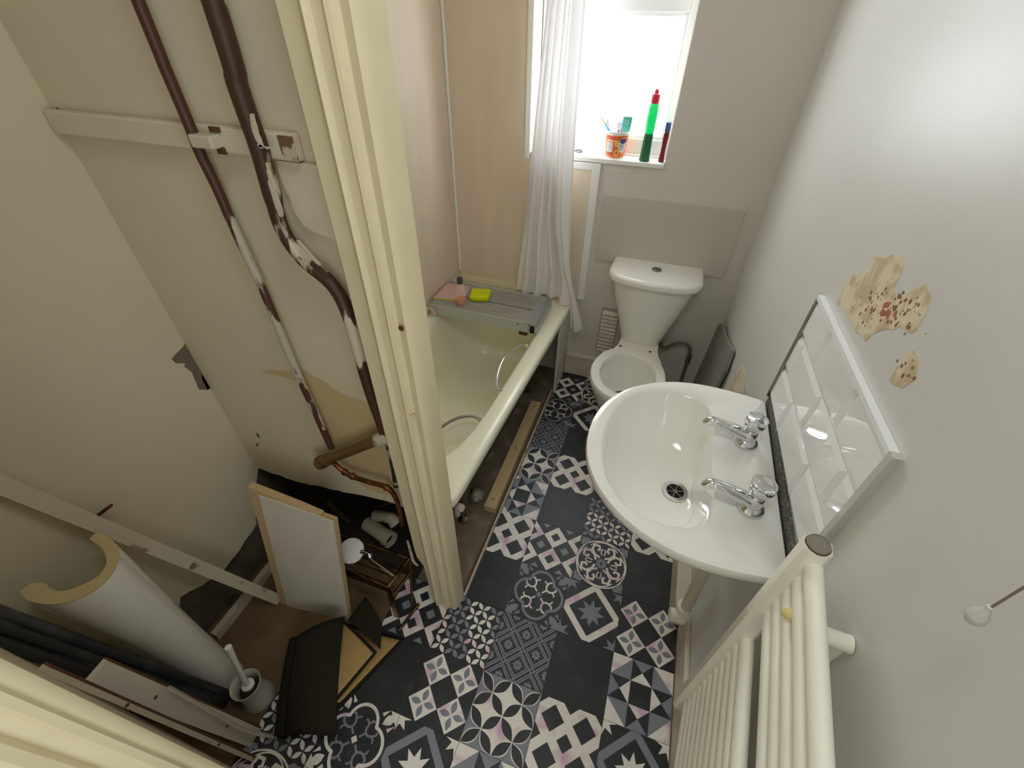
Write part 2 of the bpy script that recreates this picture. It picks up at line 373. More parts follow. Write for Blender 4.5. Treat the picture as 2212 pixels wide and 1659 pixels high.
def stroke(pts, w, closed=False):
    """mitred strip of quads along a polyline"""
    n = len(pts); off = []
    for i in range(n):
        a = pts[i - 1] if (i or closed) else None; c = pts[(i + 1) % n] if (i < n - 1 or closed) else None; p = pts[i]; ns = []
        for u, v in ((a, p), (p, c)):
            if u is None or v is None: continue
            dx, dy = v[0] - u[0], v[1] - u[1]; L = math.hypot(dx, dy) or 1e-9; ns.append((-dy / L, dx / L))
        nx, ny = sum(q[0] for q in ns), sum(q[1] for q in ns); L = math.hypot(nx, ny) or 1e-9; nx, ny = nx / L, ny / L
        k = min(1.8, 1 / max(.4, nx * ns[0][0] + ny * ns[0][1])) * w / 2; off.append((nx * k, ny * k))
    out = []
    for i in range(n if closed else n - 1):
        j = (i + 1) % n; (x0, y0), (x1, y1) = pts[i], pts[j]; a, c = off[i], off[j]
        out.append([(x0 + a[0], y0 + a[1]), (x1 + c[0], y1 + c[1]), (x1 - c[0], y1 - c[1]), (x0 - a[0], y0 - a[1])])
    return out
def arc(cx, cy, r, a0, a1, n=14): return [(cx + r * math.cos(math.radians(a0 + (a1 - a0) * i / n)), cy + r * math.sin(math.radians(a0 + (a1 - a0) * i / n))) for i in range(n + 1)]
def star(cx, cy, r0, r1, n=8, ph=0): return [(cx + (r0 if i % 2 == 0 else r1) * math.cos(PI * i / n + ph), cy + (r0 if i % 2 == 0 else r1) * math.sin(PI * i / n + ph)) for i in range(2 * n)]
def rot2(pts, k):
    for _ in range(k): pts = [(-y, x) for x, y in pts]
    return pts
SQ = [(-.5, -.5), (.5, -.5), (.5, .5), (-.5, .5)]
def pattern(kind):
    """list of (layer, material index, polygon) in tile units"""
    L = []
    add = lambda lay, m, p: L.append((lay, m, p))
    if kind == 'plain': add(0, 0, SQ)
    elif kind == 'flower':
        add(0, 0, SQ)
        for i in (-.25, .25):
            for j in (-.25, .25):
                add(1, 2, dia(i, j, .25))
                for a, c in ((0, 1), (1, 0), (0, -1), (-1, 0)): add(2, 1, petal(i + a * .02, j + c * .02, i + a * .2, j + c * .2, .26))
    elif kind == 'diamond':
        add(0, 0, SQ)
        for i in range(-2, 3):
            for j in range(-2, 3):
                if (i + j) % 2 == 0: continue
                x, y = i * .25, j * .25
                if i % 2: add(2, 1, dia(x, y, .095))
                else: add(1, 2, dia(x, y, .25)); add(2, 0, dia(x, y, .105))
    elif kind == 'lattice':
        add(0, 2, SQ); add(1, 0, dia(0, 0, .125))
        for i in (-.25, .25):
            for j in (-.25, .25): add(1, 0, dia(i, j, .185))
        for x, y in ((.5, 0), (-.5, 0), (0, .5), (0, -.5), (.5, .5), (-.5, .5), (.5, -.5), (-.5, -.5)): add(1, 0, dia(x, y, .125))
    elif kind in ('petals', 'petals2'):
        add(0, 0, SQ)
        for i in range(-4, 5):
            for j in range(-4, 5):
                if (i + j) % 2: continue
                for a in (1, -1):
                    x, y = i * .125, j * .125; mx_ = x + .06; my_ = y + a * .06
                    side = (mx_ + my_ * .35) if kind == 'petals' else (-my_ - mx_ * .35)
                    band = math.sin(side * 7.5)
                    add(1, 2 if band > -.15 else 1, petal(x + .008, y + a * .008, x + .117, y + a * .117, .23, 5))
    elif kind == 'circles':
        add(0, 1, SQ)
        for x, y in ((.25, 0), (-.25, 0), (0, .25), (0, -.25)): add(1, 2, dia(x, y, .25))
        for i in range(-2, 3):
            for j in range(-2, 3):
                if (i + j) % 2: continue
                for a in (1, -1):
                    x, y = i * .25, j * .25
                    add(2, 2, petal(x, y, x + .25, y + a * .25, .245, 8)); add(3, 0, petal(x + .006, y + a * .006, x + .244, y + a * .244, .21, 8))
    elif kind == 'star':
        add(0, 2, SQ); add(1, 0, [(-.17, -.17), (.17, -.17), (.17, .17), (-.17, .17)])
        for k in range(4):
            add(1, 2, rot2([(-.17, -.17), (.17, -.17), (0, -.33)], k)); add(1, 0, rot2([(-.17, -.17), (0, -.33), (-.17, -.5)], k)); add(1, 0, rot2([(.17, -.17), (.17, -.5), (0, -.33)], k))
            add(1, 1, rot2([(-.17, -.5), (.17, -.5), (0, -.33)], k)); add(1, 1, rot2([(-.5, -.17), (-.17, -.5), (-.17, -.17)], k))
    elif kind in ('frame_white', 'frame_grey'):
        f, s = (2, 1) if kind == 'frame_white' else (1, 2)
        add(0, 0, SQ); add(1, f, dia(0, 0, .57)); add(2, 0, dia(0, 0, .415)); add(3, s, star(0, 0, .25, .125))
        for x in (-.5, .5):
            for y in (-.5, .5): add(1, s, star(x, y, .22, .11))
    elif kind == 'maze':
        add(0, 0, SQ)
        for s in (1, -1):
            for off in (-.54, -.46, -.04, .04, .46, .54):
                for p in stroke([(-.6, s * -.6 + off * 1.0), (.6, s * .6 + off * 1.0)], .022): add(1, 1, p)
        for x, y in [(.25 * i, .25 * j) for i in range(-2, 3) for j in range(-2, 3) if (i + j) % 2]:
            for p in stroke(dia(x, y, .165), .02, True): add(2, 1, p)
            for a, c in ((1, 1), (1, -1), (-1, 1), (-1, -1)): add(2, 1, dia(x + a * .036, y + c * .036, .03))
            for a, c in ((1, 0), (0, 1), (-1, 0), (0, -1)): add(2, 1, petal(x, y, x + a * .095, y + c * .095, .16, 4))
    elif kind in ('quatrefoil', 'quatrefoil_white'):
        o_ = 2 if kind == 'quatrefoil_white' else 1; c_ = 1 if kind == 'quatrefoil_white' else 2
        add(0, 0, SQ)
        for k in range(4):
            for p in stroke(rot2(arc(0, .215, .235, 3, 177, 18), k), .046): add(2, o_, p)
            for p in stroke(rot2([(.05, .05), (.12, .12)], k), .03): add(1, c_, p)
            for A_, B_ in ((.12, .12), ):
                for p in stroke(rot2([(.12, .12), (.10, .18), (.115, .24), (.15, .285), (.19, .29)], k), .032): add(1, c_, p)
                for p in stroke(rot2([(.12, .12), (.18, .10), (.24, .115), (.285, .15), (.29, .19)], k), .032): add(1, c_, p)
                for p in stroke(rot2([(.11, .23), (.08, .27), (.04, .28)], k), .026): add(1, c_, p)
                for p in stroke(rot2([(.23, .11), (.27, .08), (.28, .04)], k), .026): add(1, c_, p)
            for tt in (-.16, 0, .16):
                cx, cy = .37 + tt * .5, .37 - tt * .5
                add(1, o_, rot2([(cx - .06, cy - .02), (cx - .02, cy - .06), (cx + .045, cy + .045)], k))
            add(1, o_, rot2(petal(.30, .30, .46, .46, .3, 4), k)); add(1, o_, rot2([(.5, .34), (.5, .5), (.4, .44)], k)); add(1, o_, rot2([(.34, .5), (.44, .4), (.5, .5)], k))
        add(3, 2 if kind == 'quatrefoil_white' else 1, dia(0, 0, .055))
    elif kind == 'ornate':
        add(0, 0, SQ)
        add(1, 1, arc(0, 0, .1, 0, 345, 16)); add(2, 0, arc(0, 0, .03, 0, 345, 10))
        for k in range(8): add(2, 0, petal(.04 * math.cos(PI * k / 4), .04 * math.sin(PI * k / 4), .09 * math.cos(PI * k / 4), .09 * math.sin(PI * k / 4), .08, 4))
        for k in range(4):
            for p in stroke(rot2(arc(0, -.06, .545, 48, 132, 14), k), .026): add(1, 2, p)
            for p in stroke(rot2(arc(0, .12, .345, 38, 142, 12), k), .022): add(1, 2, p)
            for sx in (1, -1):
                for p in stroke(rot2([(sx * .05, .12), (sx * .15, .16), (sx * .225, .26), (sx * .2, .365), (sx * .1, .37), (sx * .075, .30), (sx * .12, .26)], k), .044): add(1, 2, p)
                for p in stroke(rot2([(sx * .02, .18), (sx * .045, .25), (sx * .015, .32)], k), .022): add(1, 2, p)
            add(1, 1, rot2(petal(.34, .34, .47, .47, .3, 4), k)); add(1, 1, rot2(petal(.42, .28, .47, .4, .25, 4), k)); add(1, 1, rot2(petal(.28, .42, .4, .47, .25, 4), k))
    return L
TMESH = {}
def tile_mesh(kind, r=(-.497, .497, -.497, .497)):
    key = (kind, r)
    if key in TMESH: return TMESH[key]
    V, Fc, Mi = [], [], []
    def put(poly, z, mi):
        s = len(V); V.extend((x * T, y * T, z) for x, y in poly); Fc.append(list(range(s, len(V)))); Mi.append(mi)
    base = None
    for idx, (lay, mi, poly) in enumerate(sorted(pattern(kind), key=lambda q: q[0])):
        p = clip(poly, *r)
        if len(p) < 3: continue
        ar = sum(p[i - 1][0] * p[i][1] - p[i][0] * p[i - 1][1] for i in range(len(p)))
        if abs(ar) < 1e-6: continue
        if ar < 0: p = p[::-1]
        put(p, lay * 2e-5 + idx * 1.5e-6, mi)
    c = [(r[0], r[2]), (r[1], r[2]), (r[1], r[3]), (r[0], r[3])]
    for i in range(4):
        a, d = c[i], c[(i + 1) % 4]; s = len(V)
        V.extend([(a[0] * T, a[1] * T, -.003), (d[0] * T, d[1] * T, -.003), (d[0] * T, d[1] * T, 0), (a[0] * T, a[1] * T, 0)]); Fc.append([s, s + 1, s + 2, s + 3]); Mi.append(0)
    me = bpy.data.meshes.new('tile_' + kind); me.from_pydata(V, [], Fc); me.update()
    for m in TMATS: me.materials.append(m)
    me.polygons.foreach_set('material_index', Mi)
    TMESH[key] = me; return me
GRID = {   # column 0..3 from the bath to the wall, rows from the door towards the toilet
    0: ['plain', 'lattice', 'star', 'circles', 'maze', 'quatrefoil', 'diamond', 'plain'],
    1: ['quatrefoil', 'diamond', 'plain', 'lattice', 'plain', 'frame_white', 'ornate', 'petals'],
    2: ['frame_white', 'ornate', 'petals2', 'flower', 'star', 'petals', 'lattice', 'plain'],
    3: ['flower', 'plain', 'lattice', 'maze', 'plain', 'diamond', 'petals', 'star']}
NEAR = {-1: ['diamond', 'plain', 'quatrefoil_white', 'star', 'plain', 'maze'], 0: ['petals', 'flower', 'frame_grey', 'plain', 'lattice', 'ornate'], 1: ['maze', 'circles', 'star', 'flower', 'plain', 'petals'],
        2: ['plain', 'lattice', 'plain', 'circles', 'diamond', 'star'], 3: ['star', 'frame_grey', 'petals', 'plain', 'quatrefoil', 'flower'], -2: [None, None, 'petals', 'ornate', None, None]}
def put_tile(c, r, kind):
    rr = [-.497, .497, -.497, .497]
    if c == 0 and r >= 0: rr[0] = -.5 + .045 / T
    if r == 7: rr[3] = -.5 + (YB - 1.4) / T - .003
    if c == 3: rr[1] = .497
    o = bpy.data.objects.new('tile', tile_mesh(kind, tuple(rr))); COL.objects.link(o)
    o.location = ((c + .5) * T, (r + .5) * T, 0); o.parent = floor
for c, rows in GRID.items():
    for r, k in enumerate(rows): put_tile(c, r, k)
for c, rows in NEAR.items():
    for r, k in enumerate(rows):
        if k: put_tile(c, -1 - r, k)
# bare brown floor of the cupboard and the vinyl edge strips
o = bx('bare_floor', (XC - .02, -.2, -.4, .0, -.003, -.0005), BAREFL, floor); o['label'] = 'bare brown boards in the cupboard'
bx('bare_floor', (XC - .02, -.402, -.70, -.4, -.003, -.0005), BAREFL, floor)
o = bx('bare_floor', (XC - .02, -.16, .0, 1.45, -.003, -.0005), mat('shaded_floor', (52, 44, 36), .95, var=.2), floor); o['label'] = 'floor under the bath, darkened to imitate shade'  # shade under the bath is put into this floor colour
bm = bmesh.new(); bar(bm, (.040, 0, .006), (.036, 1.25, .006), .007, .014, (1, 0, 0)); st = obj('edge_strip', bm, OLDW, floor)
bm = bmesh.new(); bar(bm, (.031, .0, .004), (.027, 1.24, .004), .008, .008, (1, 0, 0)); obj('edge_strip', bm, BROWNW, floor)

# ------------------------------------------------------------------ bath
bath = thing('bathtub', 'cream bathtub with its side panel missing', 'bathtub')
def bath_ring(ix0, ix1, iy0, iy1, z, n, N=72, skew=1):
    out = []
    for j in range(N):
        a = 2 * PI * j / N; c, s = math.cos(a), math.sin(a)
        u = math.copysign(abs(c) ** (2 / n), c); v = math.copysign(abs(s) ** (2 / n), s)
        y = (iy0 + iy1) / 2 + v * (iy1 - iy0) / 2
        x = (ix0 + ix1) / 2 + u * (ix1 - ix0) / 2
        x += skew * .045 * (y - .06) * (x - XB) / .6
        out.append(Vector((x, y, z)))
    return out
y0, y1 = .062, YB - .012
bm = bmesh.new()
loft(bm, [bath_ring(XB + .002, .004, y0, y1, .455, 40), bath_ring(XB + .002, .007, y0, y1, .48, 40), bath_ring(XB + .002, .005, y0, y1, .494, 36), bath_ring(XB + .006, -.003, y0 + .006, y1 - .006, .5, 30),
          bath_ring(XB + .035, -.056, y0 + .10, y1 - .10, .5, 5), bath_ring(XB + .042, -.064, y0 + .11, y1 - .11, .494, 4.6), bath_ring(XB + .05, -.072, y0 + .12, y1 - .118, .47, 4.4), bath_ring(XB + .068, -.09, y0 + .145, y1 - .135, .34, 4),
          bath_ring(XB + .09, -.11, y0 + .19, y1 - .15, .2, 3.8), bath_ring(XB + .13, -.15, y0 + .26, y1 - .19, .135, 3.4), bath_ring(XB + .2, -.22, y0 + .36, y1 - .3, .12, 2.8)], False, True)
bo = obj('tub', bm, ACRYL, bath, smooth=50)
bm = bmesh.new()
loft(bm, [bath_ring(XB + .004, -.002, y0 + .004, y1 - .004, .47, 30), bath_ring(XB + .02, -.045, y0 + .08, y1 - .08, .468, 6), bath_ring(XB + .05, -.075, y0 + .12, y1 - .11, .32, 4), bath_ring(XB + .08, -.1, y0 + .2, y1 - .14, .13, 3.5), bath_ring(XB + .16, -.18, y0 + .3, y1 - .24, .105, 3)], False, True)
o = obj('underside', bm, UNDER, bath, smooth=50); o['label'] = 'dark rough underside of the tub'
h0, h1 = Vector((-.034, .956, .496)), Vector((-.046, .615, .494))
bm = bmesh.new(); tube(bm, smooth_path([h0, h0 + Vector((-.022, -.02, .014)), (-.075, .86, .525), (-.088, .78, .53), (-.083, .70, .522), h1 + Vector((-.02, .02, .012)), h1]), .008, 10)
for h in (h0, h1): lathe(bm, [(.014, -.004), (.014, .006), (.009, .01)], h, 12, (-.5, 0, .8))
o = obj('grab_handle', bm, CHROME, bath, smooth=40); o['label'] = 'curved chrome grab handle'
for fx in (-.1, -.48):
    for fy in (.3, 1.2):
        bm = bmesh.new(); lathe(bm, [(.022, 0), (.022, .01), (.008, .014), (.008, .13)], (fx, fy, -.002), 10); obj('foot', bm, DCHROME, bath)
# seal strip along the walls over the bath
bm = bmesh.new(); bar(bm, (XB + .004, YB - .018, .516), (.05, YB - .018, .516), .03, .02, (0, 0, 1)); bar(bm, (XB + .008, .07, .516), (XB + .008, YB - .03, .516), .03, .014, (0, 0, 1))
o = obj('bath_seal_strip', bm, mat('seal_cream', (226, 216, 188), .4, var=.06, vscale=30)); tag(o, 'cream sealing strip where the bath meets the beige wall boards', 'strip'); 
# end panel
ep = thing('bath_end_panel', 'short white board closing the end of the bath beside the skirting', 'panel')
bx('board', (.048, .058, 1.235, YB - .001, -.002, .452), mat('white_hardboard', (222, 216, 206), .5, var=.03), ep)
bx('board_edge', (.046, .0478, 1.235, 1.247, -.002, .452), OLDW, ep)
# timber lying under the rim
bm = bmesh.new()
a, c = at(1066, 1098, 2, .036), at(1165, 868, 2, .036); bar(bm, (a.x - .018, a.y, .0165), (c.x - .018, c.y, .0165), .052, .036, (1, 0, 0))
tb = thing('timber_batten', 'raw softwood batten lying on the dusty floor under the open bath', 'timber')
o = obj('batten', bm, WOOD, tb)
for t_ in (.06, .5, .94):
    p = a.lerp(c, t_); bm = bmesh.new(); lathe(bm, [(.004, 0), (.004, .001)], (p.x - .018, p.y, .0348), 8); obj('nail_hole', bm, BROWNW, tb)
bm = bmesh.new(); bmesh.ops.create_icosphere(bm, subdivisions=3, radius=1)
for v in bm.verts:
    n_ = 1 + .55 * noise.noise(v.co * 2.7); v.co = Vector((v.co.x * .03 * n_ - .085, v.co.y * .035 * n_ + .42, max(-.001, .022 + v.co.z * .026 * n_)))
o = obj('crumpled_bag', bm, mat('clear_plastic', (150, 146, 138), .15, spec=.8), smooth=180); tag(o, 'small crumpled clear plastic bag under the bath', 'bag')
tp = thing('overflow_pipe', 'short cream waste pipe stub at the bath corner by the door post', 'pipe')
bm = bmesh.new(); tube(bm, smooth_path([(-.03, .14, .30), (-.022, .125, .36), (-.012, .112, .40), (.006, .105, .408)]), .010, 10); obj('pipe', bm, OLDW, tp, smooth=40)
bm = bmesh.new(); tube(bm, [(-.004, .108, .406), (.012, .103, .41)], .0135, 12); obj('collar', bm, OLDW, tp, smooth=40)
# hose in the tub
bm = bmesh.new(); hp = smooth_path([(-.36, .40, .16), (-.34, .52, .21), (-.28, .63, .235), (-.20, .69, .225), (-.135, .66, .19), (-.12, .58, .175)])
tube(bm, hp, .007, 10); o = obj('shower_hose', bm, DCHROME, smooth=40); tag(o, 'ribbed grey shower hose curling inside the bathtub', 'hose')

# bath board
bb = thing('bath_board', 'grey slatted bath seat board laid across the tub', 'bath seat')
bxL, bxR, bz = -.582, -.02, .503
bm = bmesh.new(); box(bm, bxL, bxR - .05, 1.052, 1.166, bz + .034, bz + .056, bev=.004); obj('slat', bm, BENCHG, bb)
bm = bmesh.new(); box(bm, bxL, bxR - .05, 1.176, 1.305, bz + .034, bz + .056, bev=.004); obj('slat', bm, BENCHG, bb)
bm = bmesh.new(); box(bm, bxL, bxR - .03, 1.044, 1.052, bz + .002, bz + .056, bev=.002); obj('side_rail', bm, mat('bench_rail', (176, 178, 168), .45, var=.05), bb)
bm = bmesh.new(); box(bm, bxL, bxR - .03, 1.305, 1.313, bz + .002, bz + .056, bev=.002); obj('side_rail', bm, MATS['bench_rail'], bb)
pr = [(bxR - .06, bz + .0565), (bxR - .022, bz + .0565), (bxR - .01, bz + .05), (bxR - .002, bz + .036), (bxR, bz + .002), (bxR - .006, bz + .002), (bxR - .012, bz + .03), (bxR - .06, bz + .045)]
o = pris('end_cap', [(x, 1.043, z) for x, z in pr], (0, .272, 0), BENCHM, bb); o['label'] = 'folded shiny metal end cap'
bm = bmesh.new(); box(bm, bxR - .034, bxR - .011, 1.0425, 1.0435, bz + .004, bz + .044); obj('end_opening', bm, DARK, bb)
bx('slat_gap', (bxL, bxR - .05, 1.1662, 1.1758, bz + .034, bz + .046), DARK, bb)
for px, pz in ((-.115, .04), (-.06, .045), (-.06, .018)):
    bm = bmesh.new(); lathe(bm, [(.0035, 0), (.0035, .0015)], (px, 1.044, bz + pz), 8, (0, -1, 0)); obj('rivet', bm, DARK, bb)
bm = bmesh.new(); box(bm, -.115, -.072, 1.062, 1.105, bz - .032, bz + .034, bev=.004); o = obj('locating_block', bm, BROWNW, bb); o['label'] = 'brown wooden locating block'
bm = bmesh.new(); tube(bm, smooth_path([(-.57, 1.042, .535), (-.567, 1.03, .51), (-.56, 1.03, .48), (-.548, 1.034, .45), (-.556, 1.036, .43)]), .007, 8)
tube(bm, smooth_path([(-.575, 1.035, .54), (-.555, 1.028, .535), (-.55, 1.03, .515), (-.57, 1.03, .51)]), .007, 8)
o = obj('knotted_string', bm, mat('string', (206, 182, 150), .9)); tag(o, 'knotted pale string tied on the bath board rail', 'string')
# on the board
ztop = bz + .0565
o = pris('scouring_cloth', [(-.585, 1.10, ztop), (-.435, 1.125, ztop), (-.455, 1.272, ztop), (-.585, 1.262, ztop)], (0, 0, .006), mat('pink_cloth', (214, 176, 172), .9, var=.05)); tag(o, 'flat pink cleaning cloth lying on the bath board', 'cloth')
o2 = pris('yellow_underside', [(-.589, 1.096, ztop), (-.431, 1.121, ztop), (-.431, 1.125, ztop), (-.589, 1.1, ztop)], (0, 0, .003), mat('yellow_foam', (206, 208, 30), .8), o)
bm = bmesh.new(); box(bm, -.05, .05, -.045, .045, 0, .03, bev=.01, seg=3)
bmesh.ops.subdivide_edges(bm, edges=bm.edges, cuts=2, use_grid_fill=True)
for v in bm.verts: v.co += v.co.normalized() * .005 * noise.noise(v.co * 40)
o = obj('sponge', bm, mat('yellow_sponge', (214, 220, 20), .85, var=.1, vscale=60, bump=.4, bscale=90), smooth=60); o.location = (-.365, 1.188, ztop + .001); o.rotation_euler = (0, 0, .25)
tag(o, 'bright yellow sponge on the bath board', 'sponge')
sb = thing('shower_gel_bottle', 'clear bottle with a little amber liquid and dark cap on the bath board', 'bottle')
cx, cy = -.43, 1.098
bm = bmesh.new(); lathe(bm, [(.026, 0), (.0275, .004), (.0275, .05), (.026, .085), (.015, .107), (.012, .112)], (cx, cy, ztop), 24, cap1=True); o = obj('bottle_body', bm, mat('clear_bottle', (244, 226, 214), .08, alpha=.3), sb, smooth=40)
bm = bmesh.new(); lathe(bm, [(.022, .003), (.0245, .006), (.0245, .034)], (cx, cy, ztop), 20); o = obj('liquid', bm, mat('amber_liquid', (206, 92, 34), .15), sb, smooth=40); o['label'] = 'amber orange liquid'
bm = bmesh.new(); lathe(bm, [(.012, .112), (.0135, .113), (.0135, .14), (.012, .143)], (cx, cy, ztop), 20); obj('cap', bm, mat('dark_cap', (72, 62, 66), .4), sb, smooth=40)

# ------------------------------------------------------------------ shower curtain and rail
sc_ = thing('shower_curtain', 'white fabric shower curtain bunched beside the window', 'curtain')
NS, NZ = 120, 60
bm = bmesh.new(); G = []
def lerp(a, c, t): return a + (c - a) * t
def tabz(z, tab):
    for (z0, v0), (z1, v1) in zip(tab, tab[1:]):
        if z <= z0 and z >= z1: return lerp(v0, v1, (z0 - z) / (z0 - z1 + 1e-9))
    return tab[-1][1] if z < tab[-1][0] else tab[0][1]
LT = [(2.06, -.125), (1.71, -.140), (1.3, -.17), (.9, -.20), (.6, -.235), (.4, -.25)]
RT = [(2.06, .0), (1.71, .012), (1.3, .018), (1.0, .03), (.75, .045), (.62, .075), (.56, .095), (.5, .115), (.42, .145), (.36, .152), (.3, .152)]
BT = [(2.06, -.045), (1.71, -.046), (1.3, -.053), (.9, -.03), (.7, .015), (.56, .067), (.3, .075)]
for i in range(NS + 1):
    s = i / NS; colv = []
    zb = .52 + .01 * math.sin(s * 20) if s < .58 else lerp(.52, .385, min(1, (s - .58) / .05)) - .02 * math.sin((s - .6) * 7)
    for k in range(NZ + 1):
        z = lerp(2.06, zb, k / NZ)
        L0, R0 = tabz(z, LT), tabz(z, RT)
        B0 = tabz(z, BT)
        x = lerp(L0, min(B0, .03), s / .58) if s < .58 else lerp(B0, R0, (s - .58) / .42)
        amp = .012 + .012 * (1 - (z - .4) / 1.7)
        y = 1.385 + amp * math.sin(s * 2 * PI * 6.5 + .5 * math.sin(z * 3)) + .006 * math.sin(s * 60 + z * 5)
        if s >= .58: y = 1.345 + .012 * math.sin((s - .58) / .42 * 2 * PI * 1.4 + z) + (.02 if z < .6 else 0) * (.6 - z)
        elif s > .5: y = lerp(y, 1.345, (s - .5) / .08)
        colv.append(bm.verts.new((x, y, z)))
    G.append(colv)
for i in range(NS):
    for k in range(NZ): bm.faces.new((G[i][k], G[i + 1][k], G[i + 1][k + 1], G[i][k + 1]))
o = obj('cloth', bm, CURT, sc_, smooth=80)
rl = thing('curtain_rail', 'white shower curtain rail high over the bath edge', 'rail')
bm = bmesh.new(); tube(bm, [(-.06, .06, 2.08), (-.06, YB, 2.08)], .011, 12); obj('rail_tube', bm, WHITE, rl, smooth=40)
bm = bmesh.new(); lathe(bm, [(.028, 0), (.028, .012)], (-.06, YB - .012, 2.08), 16, (0, 1, 0)); obj('wall_flange', bm, WHITE, rl)

# ------------------------------------------------------------------ toilet
wc_ = thing('toilet', 'white close-coupled toilet without a seat below the window', 'toilet')
def tring(hw, yf, yb, z, cx=.432, N=48, neck=None):
    """egg outline from front yf to back yb, half width hw"""
    out = []
    yc = yf + (yb - yf) * .5
    for j in range(N):
        a = 2 * PI * j / N; c, s = math.cos(a), math.sin(a)
        yy = yc + s * (yb - yf) / 2
        w = hw * (abs(c) ** .92) * (1 if s < 0 else 1)
        out.append(Vector((cx + math.copysign(w, c), yy, z)))
    return out
bm = bmesh.new()
# pan: outer foot up to the rim, over and down into the bowl
N = 48
rg = [tring(.10, .98, 1.36, -.001), tring(.105, .95, 1.36, .04), tring(.105, .945, 1.34, .12), tring(.125, .91, 1.32, .2), tring(.155, .865, 1.28, .29), tring(.168, .842, 1.255, .345), tring(.173, .832, 1.245, .375), tring(.173, .832, 1.245, .392), tring(.168, .837, 1.24, .4),
      tring(.134, .878, 1.195, .4), tring(.128, .884, 1.19, .394), tring(.128, .886, 1.188, .375), tring(.135, .882, 1.19, .362), tring(.125, .9, 1.18, .32), tring(.095, .95, 1.17, .26), tring(.07, 1.0, 1.15, .215), tring(.055, 1.03, 1.13, .2)]
loft(bm, rg, True, True)
obj('pan', bm, CERAM, wc_, smooth=50)
bm = bmesh.new()   # shelf joining the pan to the cistern
pts = [(.288, 1.165), (.335, 1.212), (.352, 1.25), (.357, 1.30), (.352, 1.44), (.548, 1.44), (.545, 1.30), (.548, 1.25), (.555, 1.212), (.576, 1.165), (.545, 1.195), (.432, 1.218), (.32, 1.195)]
prism(bm, [(x, y, .3992) for x, y in pts], (0, 0, -.05))
o = obj('seat_shelf', bm, CERAM, wc_)
bm = bmesh.new(); prism(bm, [(.36, 1.25, .35), (.505, 1.25, .35), (.50, 1.43, .35), (.365, 1.43, .35)], (0, .0, -.351)); obj('trap_base', bm, CERAM, wc_)
for hx in (.367, .512):
    bm = bmesh.new(); lathe(bm, [(.007, 0), (.007, .0012)], (hx, 1.245, .3995), 12); o = obj('hinge_hole', bm, BROWNW, wc_)
bm = bmesh.new(); lathe(bm, [(.001, .0), (.056, .0)], (.432, 1.08, .207), 20, cap0=False, cap1=False); o = obj('water', bm, mat('toilet_water', (124, 120, 108), .03), wc_)
def cring(x0, x1, yf, z, bow, N=20, yb=1.452):
    """D-shaped cistern section: flat at the wall, bowed front"""
    out = [Vector((x1, yb, z)), Vector((x0, yb, z))]
    xc, hw = (x0 + x1) / 2, (x1 - x0) / 2
    for j in range(N + 1):
        t = -1 + 2 * j / N
        e = (1 - abs(t) ** 6) ** .5 if abs(t) < 1 else 0
        y = yf + bow * t * t + (1 - e) * .05
        out.append(Vector((xc + hw * t, y, z)))
    return out
bm = bmesh.new()
loft(bm, [cring(.352, .55, 1.292, .401, .012), cring(.345, .557, 1.285, .42, .014), cring(.325, .58, 1.268, .5, .02), cring(.29, .615, 1.25, .62, .028), cring(.266, .643, 1.236, .733, .035)], True, True)
obj('cistern', bm, CERAM, wc_, smooth=50)
bm = bmesh.new()
loft(bm, [cring(.256, .652, 1.226, .732, .04), cring(.246, .662, 1.214, .738, .042), cring(.245, .663, 1.212, .758, .042), cring(.25, .658, 1.22, .768, .042), cring(.262, .646, 1.236, .772, .04)], True, True)
obj('cistern_lid', bm, CERAM, wc_, smooth=50)
p = at(1420, 577, 2, .773); bm = bmesh.new(); lathe(bm, [(.022, -.002), (.022, .003), (.019, .0045), (.0185, .003)], (p.x, p.y - .03, .773), 24); o = obj('flush_button', bm, DCHROME, wc_, smooth=40)
bm = bmesh.new(); box(bm, p.x - .0006, p.x + .0006, p.y - .048, p.y - .012, .7755, .7775); obj('button_split', bm, DARK, wc_)
# wall plate behind the cistern
o = pris('access_panel', [(.155, YB - .0005, .74), (.749, YB - .0005, .743), (.749, YB - .0005, 1.046), (.15, YB - .0005, 1.046)], (0, -.013, 0), mat('panel_paint', (198, 192, 182), .5)); tag(o, 'flat rectangular painted panel on the wall above the cistern', 'panel')
# louvre vent
v_ = thing('air_vent', 'small louvred air vent on the wall beside the cistern', 'vent')
bx('vent_frame', (.225, .322, YB - .006, YB - .0002, .2, .48), mat('vent_back', (172, 167, 157), .6), v_, bev=.002)
for k in range(11):
    bm = bmesh.new(); z = .212 + k * .0235; prism(bm, [(.232, YB - .006, z + .014), (.232, YB - .024, z + .002), (.232, YB - .024, z), (.232, YB - .006, z)], (.084, 0, 0)); obj('louvre', bm, WALL, v_)
# water inlet
hs = bpy.data.objects.new('inlet_pipe', None); COL.objects.link(hs); hs.parent = wc_; hs['label'] = 'bent grey-green inlet pipe'
bm = bmesh.new(); tube(bm, smooth_path([(.545, 1.40, .385), (.56, 1.41, .345), (.585, 1.42, .325), (.625, 1.42, .36), (.665, 1.42, .376), (.70, 1.42, .36), (.715, 1.42, .315), (.716, 1.42, .22), (.716, 1.42, -.0)]), .008, 10); obj('pipe', bm, mat('green_grey_pipe', (120, 118, 104), .45, metal=.3), hs, smooth=50)
bm = bmesh.new(); tube(bm, [(.716, 1.42, .26), (.716, 1.42, .31)], .013, 12); obj('valve', bm, DCHROME, hs, smooth=40)

